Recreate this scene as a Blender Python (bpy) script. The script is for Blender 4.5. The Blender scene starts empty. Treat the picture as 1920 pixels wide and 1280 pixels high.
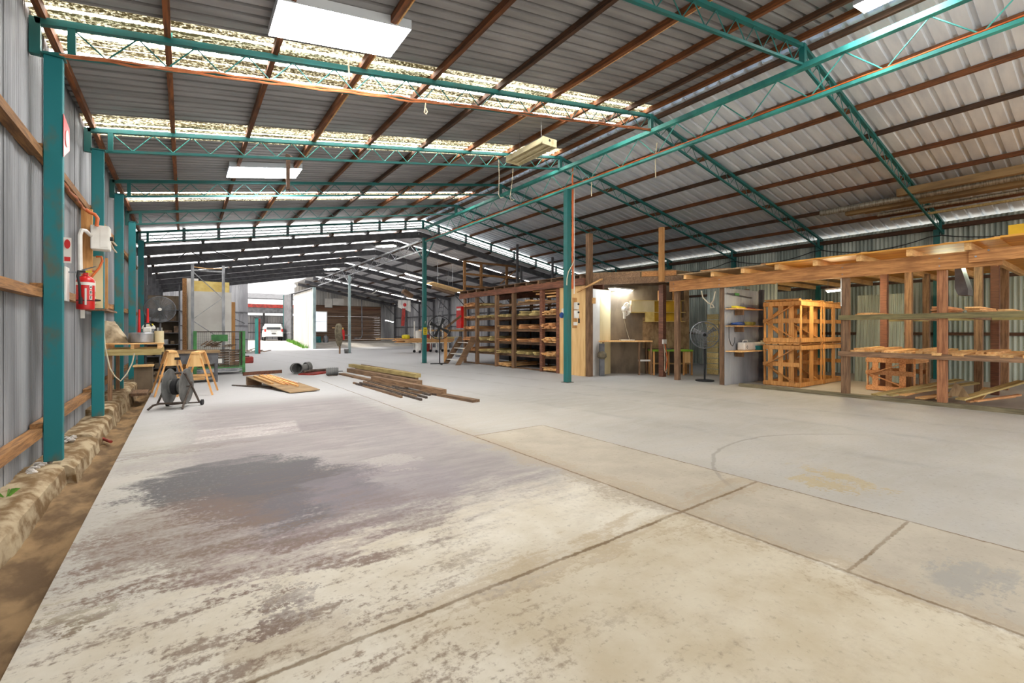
import bpy, math, random
from mathutils import Vector, Matrix, Euler
random.seed(7)
scene = bpy.context.scene
COL = scene.collection
R = random.uniform

# ------------------------------------------------------------------ camera, sky, exposure
FPX, CX, YH, CH = 850.0, 960.0, 620.0, 1.6
TH = math.atan2(615, 850)
_c, _s = math.cos(TH), math.sin(TH)
cam_d = bpy.data.cameras.new('camera')
cam_d.sensor_width = 36.0
cam_d.lens = FPX / 1920 * 36.0
cam_d.shift_y = -(640 - YH) / 1920
cam_d.clip_end = 400
cam = bpy.data.objects.new('camera', cam_d)
COL.objects.link(cam)
cam.location = (0, 0, CH)
cam.rotation_euler = (math.pi / 2, 0, -TH)
scene.camera = cam

w = bpy.data.worlds.new('overcast_sky')
scene.world = w
w.use_nodes = True
bg = w.node_tree.nodes['Background']
bg.inputs[0].default_value = (1.0, 0.985, 0.96, 1)
bg.inputs[1].default_value = .7
sun_d = bpy.data.lights.new('sun', 'SUN')
sun_d.energy = 2.0; sun_d.angle = math.radians(12); sun_d.color = (1, .95, .87)
sun = bpy.data.objects.new('sun', sun_d); COL.objects.link(sun)
sun.rotation_euler = Vector((.62, -.30, -.78)).to_track_quat('-Z', 'Y').to_euler()
vs = scene.view_settings
vs.view_transform = 'Standard'
vs.look = 'None'
vs.exposure = 1.8
vs.gamma = 1.0
vs.use_curve_mapping = False
SKYLIGHT = 6.5          # daylight passing through the translucent roof sheets
TUBE = 30.0              # fluorescent tubes
scene.cycles.max_bounces = 8
scene.cycles.diffuse_bounces = 5
scene.cycles.glossy_bounces = 3
scene.cycles.use_denoising = True
scene.cycles.sample_clamp_indirect = 6

# points of the place measured along the camera's sight lines, on a plane of the building
def _ray(px, py):
    u, v = (px - CX) / FPX, (YH - py) / FPX
    return u * _c + _s, _c - u * _s, v
def FZ(px, py, z=0.0):
    r = _ray(px, py); d = (z - CH) / r[2]
    return Vector((r[0] * d, r[1] * d, z))
def FX(px, py, x):
    r = _ray(px, py); d = x / r[0]
    return Vector((x, r[1] * d, CH + r[2] * d))
def FY(px, py, y):
    r = _ray(px, py); d = y / r[1]
    return Vector((r[0] * d, y, CH + r[2] * d))
V = lambda *a: Vector(a)

# ------------------------------------------------------------------ materials
class NT:
    def __init__(self, name):
        self.m = bpy.data.materials.new(name)
        self.m.use_nodes = True
        self.t = self.m.node_tree
        self.n = self.t.nodes
        self.b = self.n['Principled BSDF']
        self.out = self.n['Material Output']
    def node(self, kind, **kw):
        nd = self.n.new(kind)
        for k, v in kw.items():
            setattr(nd, k, v)
        return nd
    def put(self, sock, v):
        if isinstance(v, (int, float)):
            sock.default_value = v
        elif isinstance(v, (tuple, list)):
            sock.default_value = tuple(v) + ((1,) if len(v) == 3 and len(sock.default_value) == 4 else ())
        elif v is not None:
            self.t.links.new(v, sock)
    def coords(self, scale=(1, 1, 1), kind='Object'):
        tc = self.node('ShaderNodeTexCoord')
        mp = self.node('ShaderNodeMapping')
        mp.inputs['Scale'].default_value = scale
        self.t.links.new(tc.outputs[kind], mp.inputs[0])
        return mp.outputs[0]
    def noise(self, vec, scale=5, detail=4, rough=.55):
        nd = self.node('ShaderNodeTexNoise')
        self.put(nd.inputs['Vector'], vec)
        nd.inputs['Scale'].default_value = scale
        nd.inputs['Detail'].default_value = detail
        nd.inputs['Roughness'].default_value = rough
        return nd.outputs[0]
    def ramp(self, x, a, b, lo=0.0, hi=1.0):
        nd = self.node('ShaderNodeMapRange', interpolation_type='SMOOTHSTEP')
        self.put(nd.inputs[0], x)
        nd.inputs[1].default_value = a; nd.inputs[2].default_value = b
        nd.inputs[3].default_value = lo; nd.inputs[4].default_value = hi
        return nd.outputs[0]
    def math(self, op, a, b=0.0):
        nd = self.node('ShaderNodeMath', operation=op)
        self.put(nd.inputs[0], a); self.put(nd.inputs[1], b)
        return nd.outputs[0]
    def mix(self, f, a, b, blend='MIX'):
        nd = self.node('ShaderNodeMix', data_type='RGBA', blend_type=blend)
        self.put(nd.inputs[0], f); self.put(nd.inputs[6], a); self.put(nd.inputs[7], b)
        return nd.outputs[2]
    def bump(self, h, strength=.3, dist=.02):
        nd = self.node('ShaderNodeBump')
        nd.inputs['Strength'].default_value = strength
        nd.inputs['Distance'].default_value = dist
        self.put(nd.inputs['Height'], h)
        self.t.links.new(nd.outputs[0], self.b.inputs['Normal'])

def S(r, g, b):
    f = lambda c: c / 12.92 if c <= .04045 else ((c + .055) / 1.055) ** 2.4
    return (f(r / 255), f(g / 255), f(b / 255))

def mat(name, c1, c2=None, scale=6, stretch=(1, 1, 1), rough=.75, metal=0.0, bump=0.0, lo=.35, hi=.65, rnd=0.0, detail=4):
    t = NT(name)
    t.b.inputs['Roughness'].default_value = rough
    t.b.inputs['Metallic'].default_value = metal
    if c2 is None:
        c2 = tuple(c * .8 for c in c1)
    n = t.noise(t.coords(stretch), scale, detail)
    col = t.mix(t.ramp(n, lo, hi), c1, c2)
    if rnd:
        oi = t.node('ShaderNodeObjectInfo')
        k = t.ramp(oi.outputs['Random'], 0, 1, 1 - rnd, 1 + rnd * .6)
        cb = t.node('ShaderNodeCombineColor')
        for i in range(3):
            t.put(cb.inputs[i], k)
        col = t.mix(1.0, col, cb.outputs[0], 'MULTIPLY')
    t.put(t.b.inputs['Base Color'], col)
    if bump:
        t.bump(n, bump)
    return t.m

def wood(name, c1, c2, axis=0, rough=.8, rnd=.25, knots=True):
    t = NT(name)
    t.b.inputs['Roughness'].default_value = rough
    st = [9, 9, 9]; st[axis] = .7
    vec = t.coords(tuple(st))
    n = t.noise(vec, 3.0, 6, .65)
    n2 = t.noise(t.coords((1, 1, 1)), 1.6, 3)
    col = t.mix(t.ramp(n, .33, .68), c1, c2)
    col = t.mix(t.ramp(n2, .45, .75, 0, .45), col, tuple(x * .55 for x in c2))
    if rnd:
        oi = t.node('ShaderNodeObjectInfo')
        k = t.ramp(oi.outputs['Random'], 0, 1, 1 - rnd, 1 + rnd * .5)
        cb = t.node('ShaderNodeCombineColor')
        for i in range(3):
            t.put(cb.inputs[i], k)
        col = t.mix(1.0, col, cb.outputs[0], 'MULTIPLY')
    t.put(t.b.inputs['Base Color'], col)
    t.bump(n, .25, .004)
    return t.m

def emit(name, col, strength):
    t = NT(name)
    t.b.inputs['Base Color'].default_value = (.8, .8, .8, 1)
    t.put(t.b.inputs['Emission Color'], col)
    t.b.inputs['Emission Strength'].default_value = strength
    return t.m

M = {}
M['teal'] = mat('teal_paint', S(22, 104, 102), S(44, 90, 84), 3, (1, 1, .4), .5, lo=.4, hi=.8, bump=.1)
M['teal_pale'] = mat('pale_teal_paint', S(70, 168, 158), S(50, 130, 126), 2, (1, 1, .3), .5)
M['teal_rust'] = mat('rusty_teal_paint', S(14, 116, 122), S(92, 90, 68), 3.2, (1, 1, .5), .6, lo=.5, hi=.68, bump=.15)
M['purlin'] = wood('purlin_timber', S(140, 84, 44), S(84, 52, 30), 1, .8, .3)
M['purlin_dark'] = wood('dark_purlin_timber', S(92, 62, 42), S(52, 38, 28), 1, .8, .3)
M['girt'] = wood('girt_timber', S(172, 124, 74), S(112, 78, 48), 1)
M['roof_left'] = mat('shaded_roof_sheet', S(152, 152, 154), S(126, 126, 128), 1.2, (.5, 3, 1), .45, 0, lo=.3, hi=.7)  # left slope gets less light; that shade is put into the sheet colour
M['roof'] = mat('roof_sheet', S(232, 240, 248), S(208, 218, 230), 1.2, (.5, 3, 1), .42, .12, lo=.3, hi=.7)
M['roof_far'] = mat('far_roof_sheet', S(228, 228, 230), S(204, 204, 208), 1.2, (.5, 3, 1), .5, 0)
M['wall_sheet'] = mat('galvanised_wall', S(164, 166, 170), S(116, 118, 122), 1.3, (1, 2.2, .22), .5, .25, lo=.3, hi=.72, bump=.05)
M['wall_right'] = mat('grey_green_wall', S(186, 194, 184), S(136, 146, 138), 1.2, (1, 2, .2), .5, .2)
M['wall_far'] = mat('far_wall_sheet', S(176, 176, 178), S(138, 138, 142), 1.2, (1, 2, .2), .5, .2)
M['wall_white'] = mat('white_wall_sheet', S(196, 190, 182), S(168, 166, 164), 1.0, (1, 2, .2), .6, 0)
M['steel_dark'] = mat('dark_steel', S(100, 100, 104), S(76, 76, 80), 3, rough=.6)
M['steel'] = mat('bare_steel', S(160, 162, 166), S(112, 114, 118), 4, (1, 1, .4), .4, .6)
M['iron'] = mat('rusty_iron', S(92, 82, 74), S(64, 52, 46), 9, rough=.7, metal=.2)
M['dirt'] = mat('drain_dirt', S(150, 122, 86), S(100, 78, 52), 4, (1, .6, 1), .95, bump=.9, detail=8)
M['kerb'] = mat('kerb_concrete', S(178, 160, 130), S(116, 90, 56), 6, (1, .7, 1), .95, bump=.9, detail=8, lo=.38, hi=.62)
M['pine'] = wood('pine', S(238, 196, 136), S(212, 158, 96), 0)
M['pine_x'] = wood('pine_long', S(244, 200, 138), S(210, 150, 88), 0, rnd=.35)
M['pine_z'] = wood('pine_upright', S(226, 172, 108), S(192, 134, 76), 2, rnd=.3)
M['pine_red'] = wood('red_pine', S(236, 180, 124), S(198, 134, 84), 0, rnd=.35)
M['pine_green'] = wood('treated_pine', S(214, 192, 132), S(170, 148, 92), 0, rnd=.3)
M['old_x'] = wood('weathered_timber', S(152, 120, 90), S(104, 80, 60), 0)
M['old_y'] = wood('weathered_rail', S(152, 118, 88), S(100, 76, 58), 1)
M['old_z'] = wood('weathered_post', S(160, 124, 92), S(108, 80, 58), 2)
M['curb'] = wood('curb_timber', S(150, 138, 108), S(108, 98, 74), 1)
M['post_red'] = wood('reddish_post', S(172, 118, 80), S(124, 80, 54), 2)
M['post_grey'] = mat('grey_green_paint', S(150, 168, 168), S(120, 138, 140), 3, (1, 1, .4), .5)
M['beam'] = wood('orange_beam', S(196, 140, 84), S(148, 98, 56), 1)
M['beam_red'] = wood('red_brown_beam', S(142, 92, 68), S(98, 62, 48), 1)
M['formply'] = mat('orange_formply', S(212, 152, 60), S(184, 124, 44), 2, (2, .4, 1), .6)
M['grey_rail'] = wood('grey_green_rail', S(150, 138, 94), S(104, 96, 66), 1)
M['ply'] = mat('plywood', S(236, 198, 138), S(214, 168, 108), 3, (3, 3, .3), .7, lo=.35, hi=.7)
M['ply_floor'] = mat('plywood_sheet', S(168, 140, 104), S(132, 106, 76), 4, (.4, 3, 1), .8)
M['crate'] = wood('crate_pine', S(218, 162, 96), S(182, 124, 64), 2, rnd=.2)
M['dark_ply'] = mat('dark_board', S(120, 104, 84), S(88, 76, 62), 2, (1, 1, .5), .8)
M['cream_board'] = mat('cream_board', S(214, 200, 160), S(190, 172, 128), 1.2, (1, 1, .4), .7)
M['white_board'] = mat('white_board', S(222, 220, 214), S(206, 202, 196), 1.2, rough=.6)
M['yellow_board'] = mat('yellow_board', S(232, 190, 40), S(208, 166, 30), 2, rough=.6)
M['pale_yellow'] = mat('pale_yellow_board', S(228, 206, 130), S(206, 176, 96), 3, rough=.7)
M['green_top'] = mat('green_laminate', S(136, 186, 50), S(118, 166, 42), 2, rough=.5)
M['red'] = mat('red_enamel', S(206, 30, 28), S(184, 22, 22), 3, rough=.35)
M['red_dull'] = mat('dull_red', S(168, 52, 44), S(120, 40, 34), 4, rough=.6)
M['white'] = mat('white_plastic', S(228, 226, 220), S(212, 208, 200), 3, rough=.5)
M['cream'] = mat('cream_enamel', S(206, 196, 160), S(176, 160, 118), 5, rough=.6, lo=.5, hi=.75)
M['black'] = mat('black_rubber', S(34, 34, 36), S(24, 24, 26), 4, rough=.7)
M['orange'] = mat('orange_cable', S(222, 112, 48), S(196, 92, 38), 4, rough=.5)
M['orange_dull'] = mat('dusty_orange_cable', S(186, 110, 66), S(150, 86, 50), 4, rough=.6)
M['whitecable'] = mat('cream_cable', S(214, 204, 180), S(190, 176, 148), 4, rough=.6)
M['blue'] = mat('blue_hose', S(36, 78, 150), S(26, 58, 112), 4, rough=.5)
M['yellow'] = mat('yellow_plastic', S(224, 208, 40), S(196, 176, 30), 4, rough=.5)
M['olive'] = mat('olive_hose', S(150, 138, 60), S(112, 102, 44), 6, rough=.6)
M['tealtub'] = mat('teal_plastic', S(24, 120, 122), S(18, 98, 100), 3, rough=.5)
M['grey'] = mat('grey_plastic', S(112, 112, 110), S(84, 84, 82), 4, rough=.7)
M['green'] = mat('green_paint', S(74, 146, 78), S(58, 112, 62), 4, rough=.6)
M['sack'] = mat('dirty_sack', S(180, 164, 138), S(120, 104, 80), 5, rough=.9, bump=.5)
M['brownwall'] = mat('brown_boards', S(122, 94, 72), S(88, 66, 50), 1.2, (.4, 1, 5), .8)
M['duct'] = mat('spiral_duct', S(176, 172, 158), S(132, 126, 112), 6, (1, 6, 1), .45, .5)
M['duct_tan'] = mat('tan_box_section', S(150, 124, 84), S(112, 90, 60), 2, (1, .4, 2), .8)
M['grass'] = mat('grass', S(110, 160, 60), S(70, 120, 40), 9, rough=.9)
M['carpaint'] = mat('white_car_paint', S(236, 236, 234), S(228, 228, 228), 2, rough=.25)
M['glass_dark'] = mat('car_glass', S(40, 46, 52), S(30, 34, 40), 2, rough=.1)
M['taillight'] = mat('tail_light', S(214, 40, 30), S(180, 24, 20), 3, rough=.3)
M['cloth'] = mat('drab_cloth', S(122, 112, 92), S(92, 84, 68), 5, rough=.95)
M['asphalt'] = mat('pale_drive', S(190, 184, 176), S(166, 160, 150), 1, rough=.95)
M['junk'] = mat('dark_offcuts', S(142, 116, 94), S(88, 72, 60), 6, rough=.9, rnd=.4)
M['debris'] = mat('white_debris', S(214, 210, 206), S(150, 140, 128), 12, rough=.9)
M['tube'] = emit('lit_tube', (1.0, .98, .92), TUBE)
M['tube_cool'] = emit('cool_lit_tube', (.86, .94, 1.0), TUBE * 1.3)
M['tube_warm'] = emit('warm_lit_tube', (1.0, .84, .5), TUBE * 9)
M['tube_bay'] = emit('greenish_lit_tube', (.85, 1.0, .72), TUBE * 1.6)
M['skylight'] = emit('clear_roof_sheet', (1.0, .98, .95), SKYLIGHT * 2.4)

M['far_strip'] = emit('far_glow_sheet', (1.0, .98, .96), SKYLIGHT * .6)

def strip_material():
    t = NT('lichen_stained_translucent_sheet')
    n = t.noise(t.coords((4.5, 9, 1)), 5.0, 7, .72)
    n2 = t.noise(t.coords((.4, 5, 1)), 1.5, 3)
    clean = t.ramp(t.math('ADD', n, t.math('MULTIPLY', t.math('SUBTRACT', n2, .5), .4)), .44, .60)
    tc = t.node('ShaderNodeTexCoord'); sp = t.node('ShaderNodeSeparateXYZ'); t.put(sp.inputs[0], tc.outputs['Object'])
    fr = t.math('ABSOLUTE', t.math('SUBTRACT', t.math('FRACT', t.math('DIVIDE', sp.outputs[1], .25)), .5))
    wob = t.math('MULTIPLY', t.math('SUBTRACT', n, .5), .22)
    rib = t.ramp(t.math('ADD', fr, wob), .36, .46)
    t.put(t.b.inputs['Base Color'], t.mix(clean, S(70, 60, 36), S(200, 190, 150)))
    t.put(t.b.inputs['Emission Color'], t.mix(rib, t.mix(clean, S(110, 94, 44), (1.0, .90, .62)), (1, .98, .95)))
    base = t.ramp(clean, 0, 1, .1, .5)
    t.put(t.b.inputs['Emission Strength'], t.math('ADD', base, t.math('MULTIPLY', rib, SKYLIGHT * 1.5)))
    return t.m
M['strip'] = strip_material()

def floor_material():
    t = NT('stained_concrete_slab')
    tc = t.node('ShaderNodeTexCoord')
    P = tc.outputs['Object']
    sep = t.node('ShaderNodeSeparateXYZ'); t.put(sep.inputs[0], P)
    X, Y = sep.outputs[0], sep.outputs[1]
    big = t.noise(P, .5, 4)
    mid = t.noise(P, 2.2, 6, .62)
    fine = t.noise(P, 22, 6, .7)
    st = t.node('ShaderNodeMapping'); st.inputs['Scale'].default_value = (.55, 1.9, 1)
    st.inputs['Rotation'].default_value = (0, 0, .12)
    t.put(st.inputs[0], P)
    streak = t.noise(st.outputs[0], 2.6, 8, .68)
    wx = t.math('MULTIPLY', t.math('SUBTRACT', mid, .5), 1.0)
    wy = t.math('MULTIPLY', t.math('SUBTRACT', streak, .5), 1.7)
    wf = t.math('MULTIPLY', t.math('SUBTRACT', fine, .5), .75)
    XW = t.math('ADD', t.math('ADD', X, wx), wf)
    YW = t.math('ADD', t.math('ADD', Y, wy), wf)
    def blob(cx, cy, rx, ry, soft=.25):
        a = t.math('DIVIDE', t.math('SUBTRACT', XW, cx), rx)
        b = t.math('DIVIDE', t.math('SUBTRACT', YW, cy), ry)
        d = t.math('ADD', t.math('MULTIPLY', a, a), t.math('MULTIPLY', b, b))
        return t.ramp(d, 1 - soft, 1 + soft, 1, 0)
    def band(x, a, b, soft):
        return t.math('MULTIPLY', t.ramp(x, a - soft, a + soft), t.ramp(x, b - soft, b + soft, 1, 0))
    def fac(m, k):
        return t.math('MULTIPLY', m, k)
    col = t.mix(t.ramp(big, .35, .65), S(192, 184, 168), S(178, 170, 154))
    col = t.mix(t.ramp(streak, .4, .7, 0, .5), col, S(196, 192, 182))
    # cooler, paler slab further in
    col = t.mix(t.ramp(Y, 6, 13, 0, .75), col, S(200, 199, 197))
    # brown-beige strip between the two long joints
    strip = t.math('MULTIPLY', band(X, 3.57, 4.93, .01), t.ramp(Y, 5.9, 5.95, 1, 0))
    col = t.mix(fac(strip, .75), col, t.mix(t.ramp(mid, .35, .65), S(200, 186, 160), S(184, 170, 146)))
    # greyish lilac wash over the middle of the left slab
    wash = t.math('MULTIPLY', band(XW, .1, 3.4, .5), band(YW, 3.2, 11.5, .9))
    col = t.mix(fac(wash, .85), col, t.mix(t.ramp(streak, .3, .7), S(164, 153, 148), S(140, 130, 127)))
    # pale cream worn surface at the near left
    near = t.math('MULTIPLY', band(XW, -.9, 3.45, .25), t.ramp(YW, 2.9, 4.3, 1, 0))
    col = t.mix(fac(near, .85), col, t.mix(t.ramp(mid, .3, .7), S(240, 230, 206), S(220, 206, 176)))
    lo_ = t.math('MULTIPLY', t.ramp(XW, .6, 1.8), t.ramp(YW, 2.3, 2.5, 1, 0))
    col = t.mix(fac(t.math('MULTIPLY', lo_, t.ramp(X, 3.5, 3.56, 1, 0)), .8), col, t.mix(t.ramp(mid, .3, .7), S(214, 200, 170), S(196, 178, 144)))
    # dark oily stains
    spots = t.math('MULTIPLY', t.ramp(fine, .34, .58, .6, 1), t.ramp(streak, .36, .56, .45, 1))
    for (cx, cy, rx, ry, k, c) in (
        (.45, 5.75, .85, .95, .95, S(84, 80, 80)), (.9, 5.0, .8, .9, .94, S(92, 85, 86)), (1.05, 4.3, .7, .7, .75, S(108, 98, 100)),
        (.0, 4.45, .6, .85, .8, S(124, 98, 82)), (.75, 3.6, .7, .4, .7, S(140, 116, 110)), (1.75, 4.6, .8, .8, .6, S(150, 138, 140)),
        (1.6, 3.9, .55, .5, .6, S(140, 124, 120)), (.9, 6.9, 1.6, .5, .5, S(140, 128, 126)),
        (.44, 2.92, .1, .2, .8, S(110, 88, 84)), (.45, 2.5, .3, .25, .45, S(158, 132, 96)), (1.9, 8.1, .55, .5, .5, S(130, 116, 118)),
        (2.7, 8.3, .7, .8, .35, S(140, 132, 132)), (2.6, 6.6, .6, .9, .3, S(146, 138, 136)), (-.5, 3.48, .10, .12, .8, S(140, 124, 92)),
        (3.0, 2.9, .5, .35, .35, S(226, 216, 192)), (2.1, 5.4, .3, .28, .5, S(200, 190, 178)), (.1, 7.55, .9, .18, .5, S(120, 100, 90))):
        col = t.mix(t.math('MULTIPLY', fac(blob(cx, cy, rx, ry, .35), k), spots if k < .94 else t.ramp(fine, .3, .5, .75, 1)), col, c)
    for (cx, cy, rx, ry) in ((5.85, 2.1, .12, .32), (5.7, 1.72, .1, .25), (5.45, 1.95, .09, .3)):
        col = t.mix(fac(blob(cx, cy, rx, ry, .6), .55), col, S(190, 164, 104))
    col = t.mix(fac(blob(4.2, .6, .3, .25, .5), .5), col, S(150, 150, 144))
    # speckled brown scuffs on the near left, rubbed in diagonal strokes
    sc = t.math('MULTIPLY', t.ramp(t.math('ADD', streak, t.math('MULTIPLY', fine, .7)), .84, 1.0), t.math('MULTIPLY', t.ramp(X, .6, 2.6, 1, .1), t.ramp(Y, 7, 2.5, 0, 1)))
    col = t.mix(fac(sc, .8), col, S(126, 100, 78))
    # repaired rectangle
    rx0 = t.math('SUBTRACT', X, t.math('MULTIPLY', t.math('SUBTRACT', Y, 8.3), .1))
    patch = t.math('MULTIPLY', band(rx0, .15, 1.55, .04), band(t.math('ADD', Y, t.math('MULTIPLY', wx, .3)), 7.85, 8.85, .06))
    col = t.mix(fac(t.math('MULTIPLY', patch, t.ramp(fine, .35, .6, 1, .4)), .7), col, t.mix(t.ramp(streak, .4, .65), S(222, 212, 202), S(176, 160, 154)))
    # tyre marks on the right-hand slab
    for (x0, wd) in ((7.2, .16), (9.1, .2), (10.6, .25)):
        xm = t.math('ADD', X, t.math('MULTIPLY', Y, .12))
        col = t.mix(fac(t.math('MULTIPLY', band(xm, x0, x0 + wd, .12), t.ramp(mid, .4, .65)), .4), col, S(150, 144, 134))
    # dirt-filled joints between the slabs
    jw = t.math('ADD', t.math('MULTIPLY', t.math('SUBTRACT', fine, .5), .05), t.math('MULTIPLY', t.math('SUBTRACT', mid, .5), .05))
    XJ, YJ = t.math('ADD', X, jw), t.math('ADD', Y, jw)
    def line(v, at, wd):
        return t.ramp(t.math('ABSOLUTE', t.math('SUBTRACT', v, at)), wd * .35, wd, 1, 0)
    js = [t.math('MULTIPLY', line(XJ, 3.57, .02), t.ramp(Y, 15, 16, 1, 0)),
          t.math('MULTIPLY', line(XJ, 4.93, .017), t.ramp(Y, 5.85, 5.95, 1, 0)),
          t.math('MULTIPLY', line(YJ, 2.37, .022), t.math('MULTIPLY', t.ramp(X, -.2, .3), t.ramp(X, 4.9, 4.95, 1, 0))),
          t.math('MULTIPLY', line(YJ, 1.13, .018), t.math('MULTIPLY', t.ramp(X, 3.55, 3.6), t.ramp(X, 4.9, 4.95, 1, 0))),
          t.math('MULTIPLY', line(YJ, 5.93, .02), t.math('MULTIPLY', t.ramp(X, 3.55, 3.6), t.ramp(X, 4.9, 4.95, 1, 0)))]
    J = js[0]
    for j in js[1:]:
        J = t.math('MAXIMUM', J, j)
    halo = t.math('MAXIMUM', t.math('MULTIPLY', line(XW, 3.57, .22), t.ramp(Y, 5, 8, .35, 0)), t.math('MULTIPLY', line(YW, 2.37, .2), t.math('MULTIPLY', t.ramp(X, .5, 1.5, 0, .35), t.ramp(X, 4.9, 4.95, 1, 0))))
    col = t.mix(halo, col, S(172, 146, 108))
    col = t.mix(t.math('MULTIPLY', fac(J, .85), t.ramp(mid, .3, .6, .5, 1)), col, S(120, 94, 58))
    # hairline crack curving over the right slab
    arc = t.math('SQRT', t.math('ADD', t.math('POWER', t.math('SUBTRACT', X, 6.5), 2), t.math('POWER', t.math('SUBTRACT', Y, .9), 2)))
    col = t.mix(t.math('MULTIPLY', line(t.math('ADD', arc, t.math('MULTIPLY', wx, .15)), 2.5, .03), t.ramp(Y, 2.2, 2.9, 0, .5)), col, S(140, 132, 118))
    col = t.mix(t.ramp(fine, .56, .72, 0, .4), col, S(120, 106, 86))
    col = t.mix(1.0, col, (.83, .85, .91), 'MULTIPLY')
    t.put(t.b.inputs['Base Color'], col)
    t.b.inputs['Roughness'].default_value = .72
    h = t.math('SUBTRACT', t.math('MULTIPLY', fine, .3), J)
    t.bump(h, .35, .012)
    return t.m
M['floor'] = floor_material()

# ------------------------------------------------------------------ mesh helpers
class MB:
    def __init__(self, off=(0, 0, 0)):
        self.v = []; self.f = []; self.o = Vector(off)
    def add(self, verts, faces):
        k = len(self.v)
        self.v += [tuple(Vector(p) - self.o) for p in verts]
        self.f += [tuple(i + k for i in f) for f in faces]
        return self
    def box(self, a, b):
        x0, y0, z0 = (min(a[i], b[i]) for i in range(3)); x1, y1, z1 = (max(a[i], b[i]) for i in range(3))
        return self.add([(x0, y0, z0), (x1, y0, z0), (x1, y1, z0), (x0, y1, z0), (x0, y0, z1), (x1, y0, z1), (x1, y1, z1), (x0, y1, z1)],
                        [(0, 3, 2, 1), (4, 5, 6, 7), (0, 1, 5, 4), (1, 2, 6, 5), (2, 3, 7, 6), (3, 0, 4, 7)])
    def bar(self, p, q, w, h, up=(0, 0, 1), w2=None, h2=None):
        p, q = Vector(p), Vector(q); d = (q - p).normalized(); up = Vector(up)
        if abs(d.dot(up)) > .98: up = Vector((1, 0, 0))
        sx = d.cross(up).normalized(); sz = sx.cross(d).normalized()
        w2 = w if w2 is None else w2; h2 = h if h2 is None else h2
        vs_ = []
        for (c, ww, hh) in ((p, w, h), (q, w2, h2)):
            for (i, j) in ((-1, -1), (1, -1), (1, 1), (-1, 1)):
                vs_.append(c + sx * (i * ww / 2) + sz * (j * hh / 2))
        return self.add(vs_, [(0, 1, 2, 3), (7, 6, 5, 4), (0, 4, 5, 1), (1, 5, 6, 2), (2, 6, 7, 3), (3, 7, 4, 0)])
    def cyl(self, p, q, r, n=14, r2=None, caps=True):
        p, q = Vector(p), Vector(q); d = (q - p).normalized()
        up = Vector((0, 0, 1)) if abs(d.z) < .95 else Vector((1, 0, 0))
        a = d.cross(up).normalized(); b = d.cross(a).normalized(); r2 = r if r2 is None else r2
        vs_ = []
        for (c, rr) in ((p, r), (q, r2)):
            for i in range(n):
                t = 2 * math.pi * i / n
                vs_.append(c + a * (math.cos(t) * rr) + b * (math.sin(t) * rr))
        fs = [(i, (i + 1) % n, n + (i + 1) % n, n + i) for i in range(n)]
        if caps:
            fs += [tuple(reversed(range(n))), tuple(range(n, 2 * n))]
        return self.add(vs_, fs)
    def tube(self, pts, r, n=7, closed=False):
        pts = [Vector(p) for p in pts]; rings = []; m = len(pts)
        a = None
        for i, p in enumerate(pts):
            if closed: d = pts[(i + 1) % m] - pts[i - 1]
            else: d = pts[min(i + 1, m - 1)] - pts[max(i - 1, 0)]
            d.normalize()
            if a is None:
                up = Vector((0, 0, 1)) if abs(d.z) < .9 else Vector((1, 0, 0))
                a = d.cross(up).normalized()
            else:
                a = (a - d * a.dot(d)).normalized()
            b = d.cross(a)
            rings.append([p + a * (math.cos(2 * math.pi * k / n) * r) + b * (math.sin(2 * math.pi * k / n) * r) for k in range(n)])
        vs_ = [v for r_ in rings for v in r_]; fs = []
        for i in range(m if closed else m - 1):
            j = (i + 1) % m
            for k in range(n):
                fs.append((i * n + k, i * n + (k + 1) % n, j * n + (k + 1) % n, j * n + k))
        if not closed:
            fs += [tuple(reversed(range(n))), tuple(range((m - 1) * n, m * n))]
        return self.add(vs_, fs)
    def prism(self, poly, d):
        """closed polygon (3-D points) pushed along d"""
        n = len(poly); d = Vector(d)
        vs_ = [Vector(p) for p in poly] + [Vector(p) + d for p in poly]
        return self.add(vs_, [tuple(reversed(range(n))), tuple(range(n, 2 * n))] + [(i, (i + 1) % n, n + (i + 1) % n, n + i) for i in range(n)])
    def lathe(self, c, prof, n=18, axis=(0, 0, 1)):
        ax = Vector(axis).normalized(); up = Vector((0, 0, 1)) if abs(ax.z) < .9 else Vector((1, 0, 0))
        a = ax.cross(up).normalized(); b = ax.cross(a); c = Vector(c); m = len(prof)
        vs_ = [c + ax * z + a * (math.cos(2 * math.pi * k / n) * r) + b * (math.sin(2 * math.pi * k / n) * r) for (r, z) in prof for k in range(n)]
        fs = [(i * n + k, i * n + (k + 1) % n, (i + 1) * n + (k + 1) % n, (i + 1) * n + k) for i in range(m - 1) for k in range(n)]
        fs += [tuple(reversed(range(n))), tuple(range((m - 1) * n, m * n))]
        return self.add(vs_, fs)
    def grid(self, fn, nu, nv):
        vs_ = [fn(i / nu, j / nv) for j in range(nv + 1) for i in range(nu + 1)]
        return self.add(vs_, [(j * (nu + 1) + i, j * (nu + 1) + i + 1, (j + 1) * (nu + 1) + i + 1, (j + 1) * (nu + 1) + i) for j in range(nv) for i in range(nu)])
    def build(self, name, m, parent=None, loc=None, smooth=False, bevel=0.0):
        me = bpy.data.meshes.new(name)
        me.from_pydata(self.v, [], self.f)
        me.update()
        me.materials.append(M[m] if isinstance(m, str) else m)
        if smooth:
            me.polygons.foreach_set('use_smooth', [True] * len(me.polygons))
        o = bpy.data.objects.new(name, me)
        COL.objects.link(o)
        if parent is not None: o.parent = parent
        if loc is not None: o.location = loc
        if bevel:
            b = o.modifiers.new('bevel', 'BEVEL'); b.width = bevel; b.segments = 1; b.limit_method = 'ANGLE'
        if smooth:
            try:
                me.shade_smooth(); me.set_sharp_from_angle(angle=math.radians(40))
            except Exception:
                pass
        return o

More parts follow.
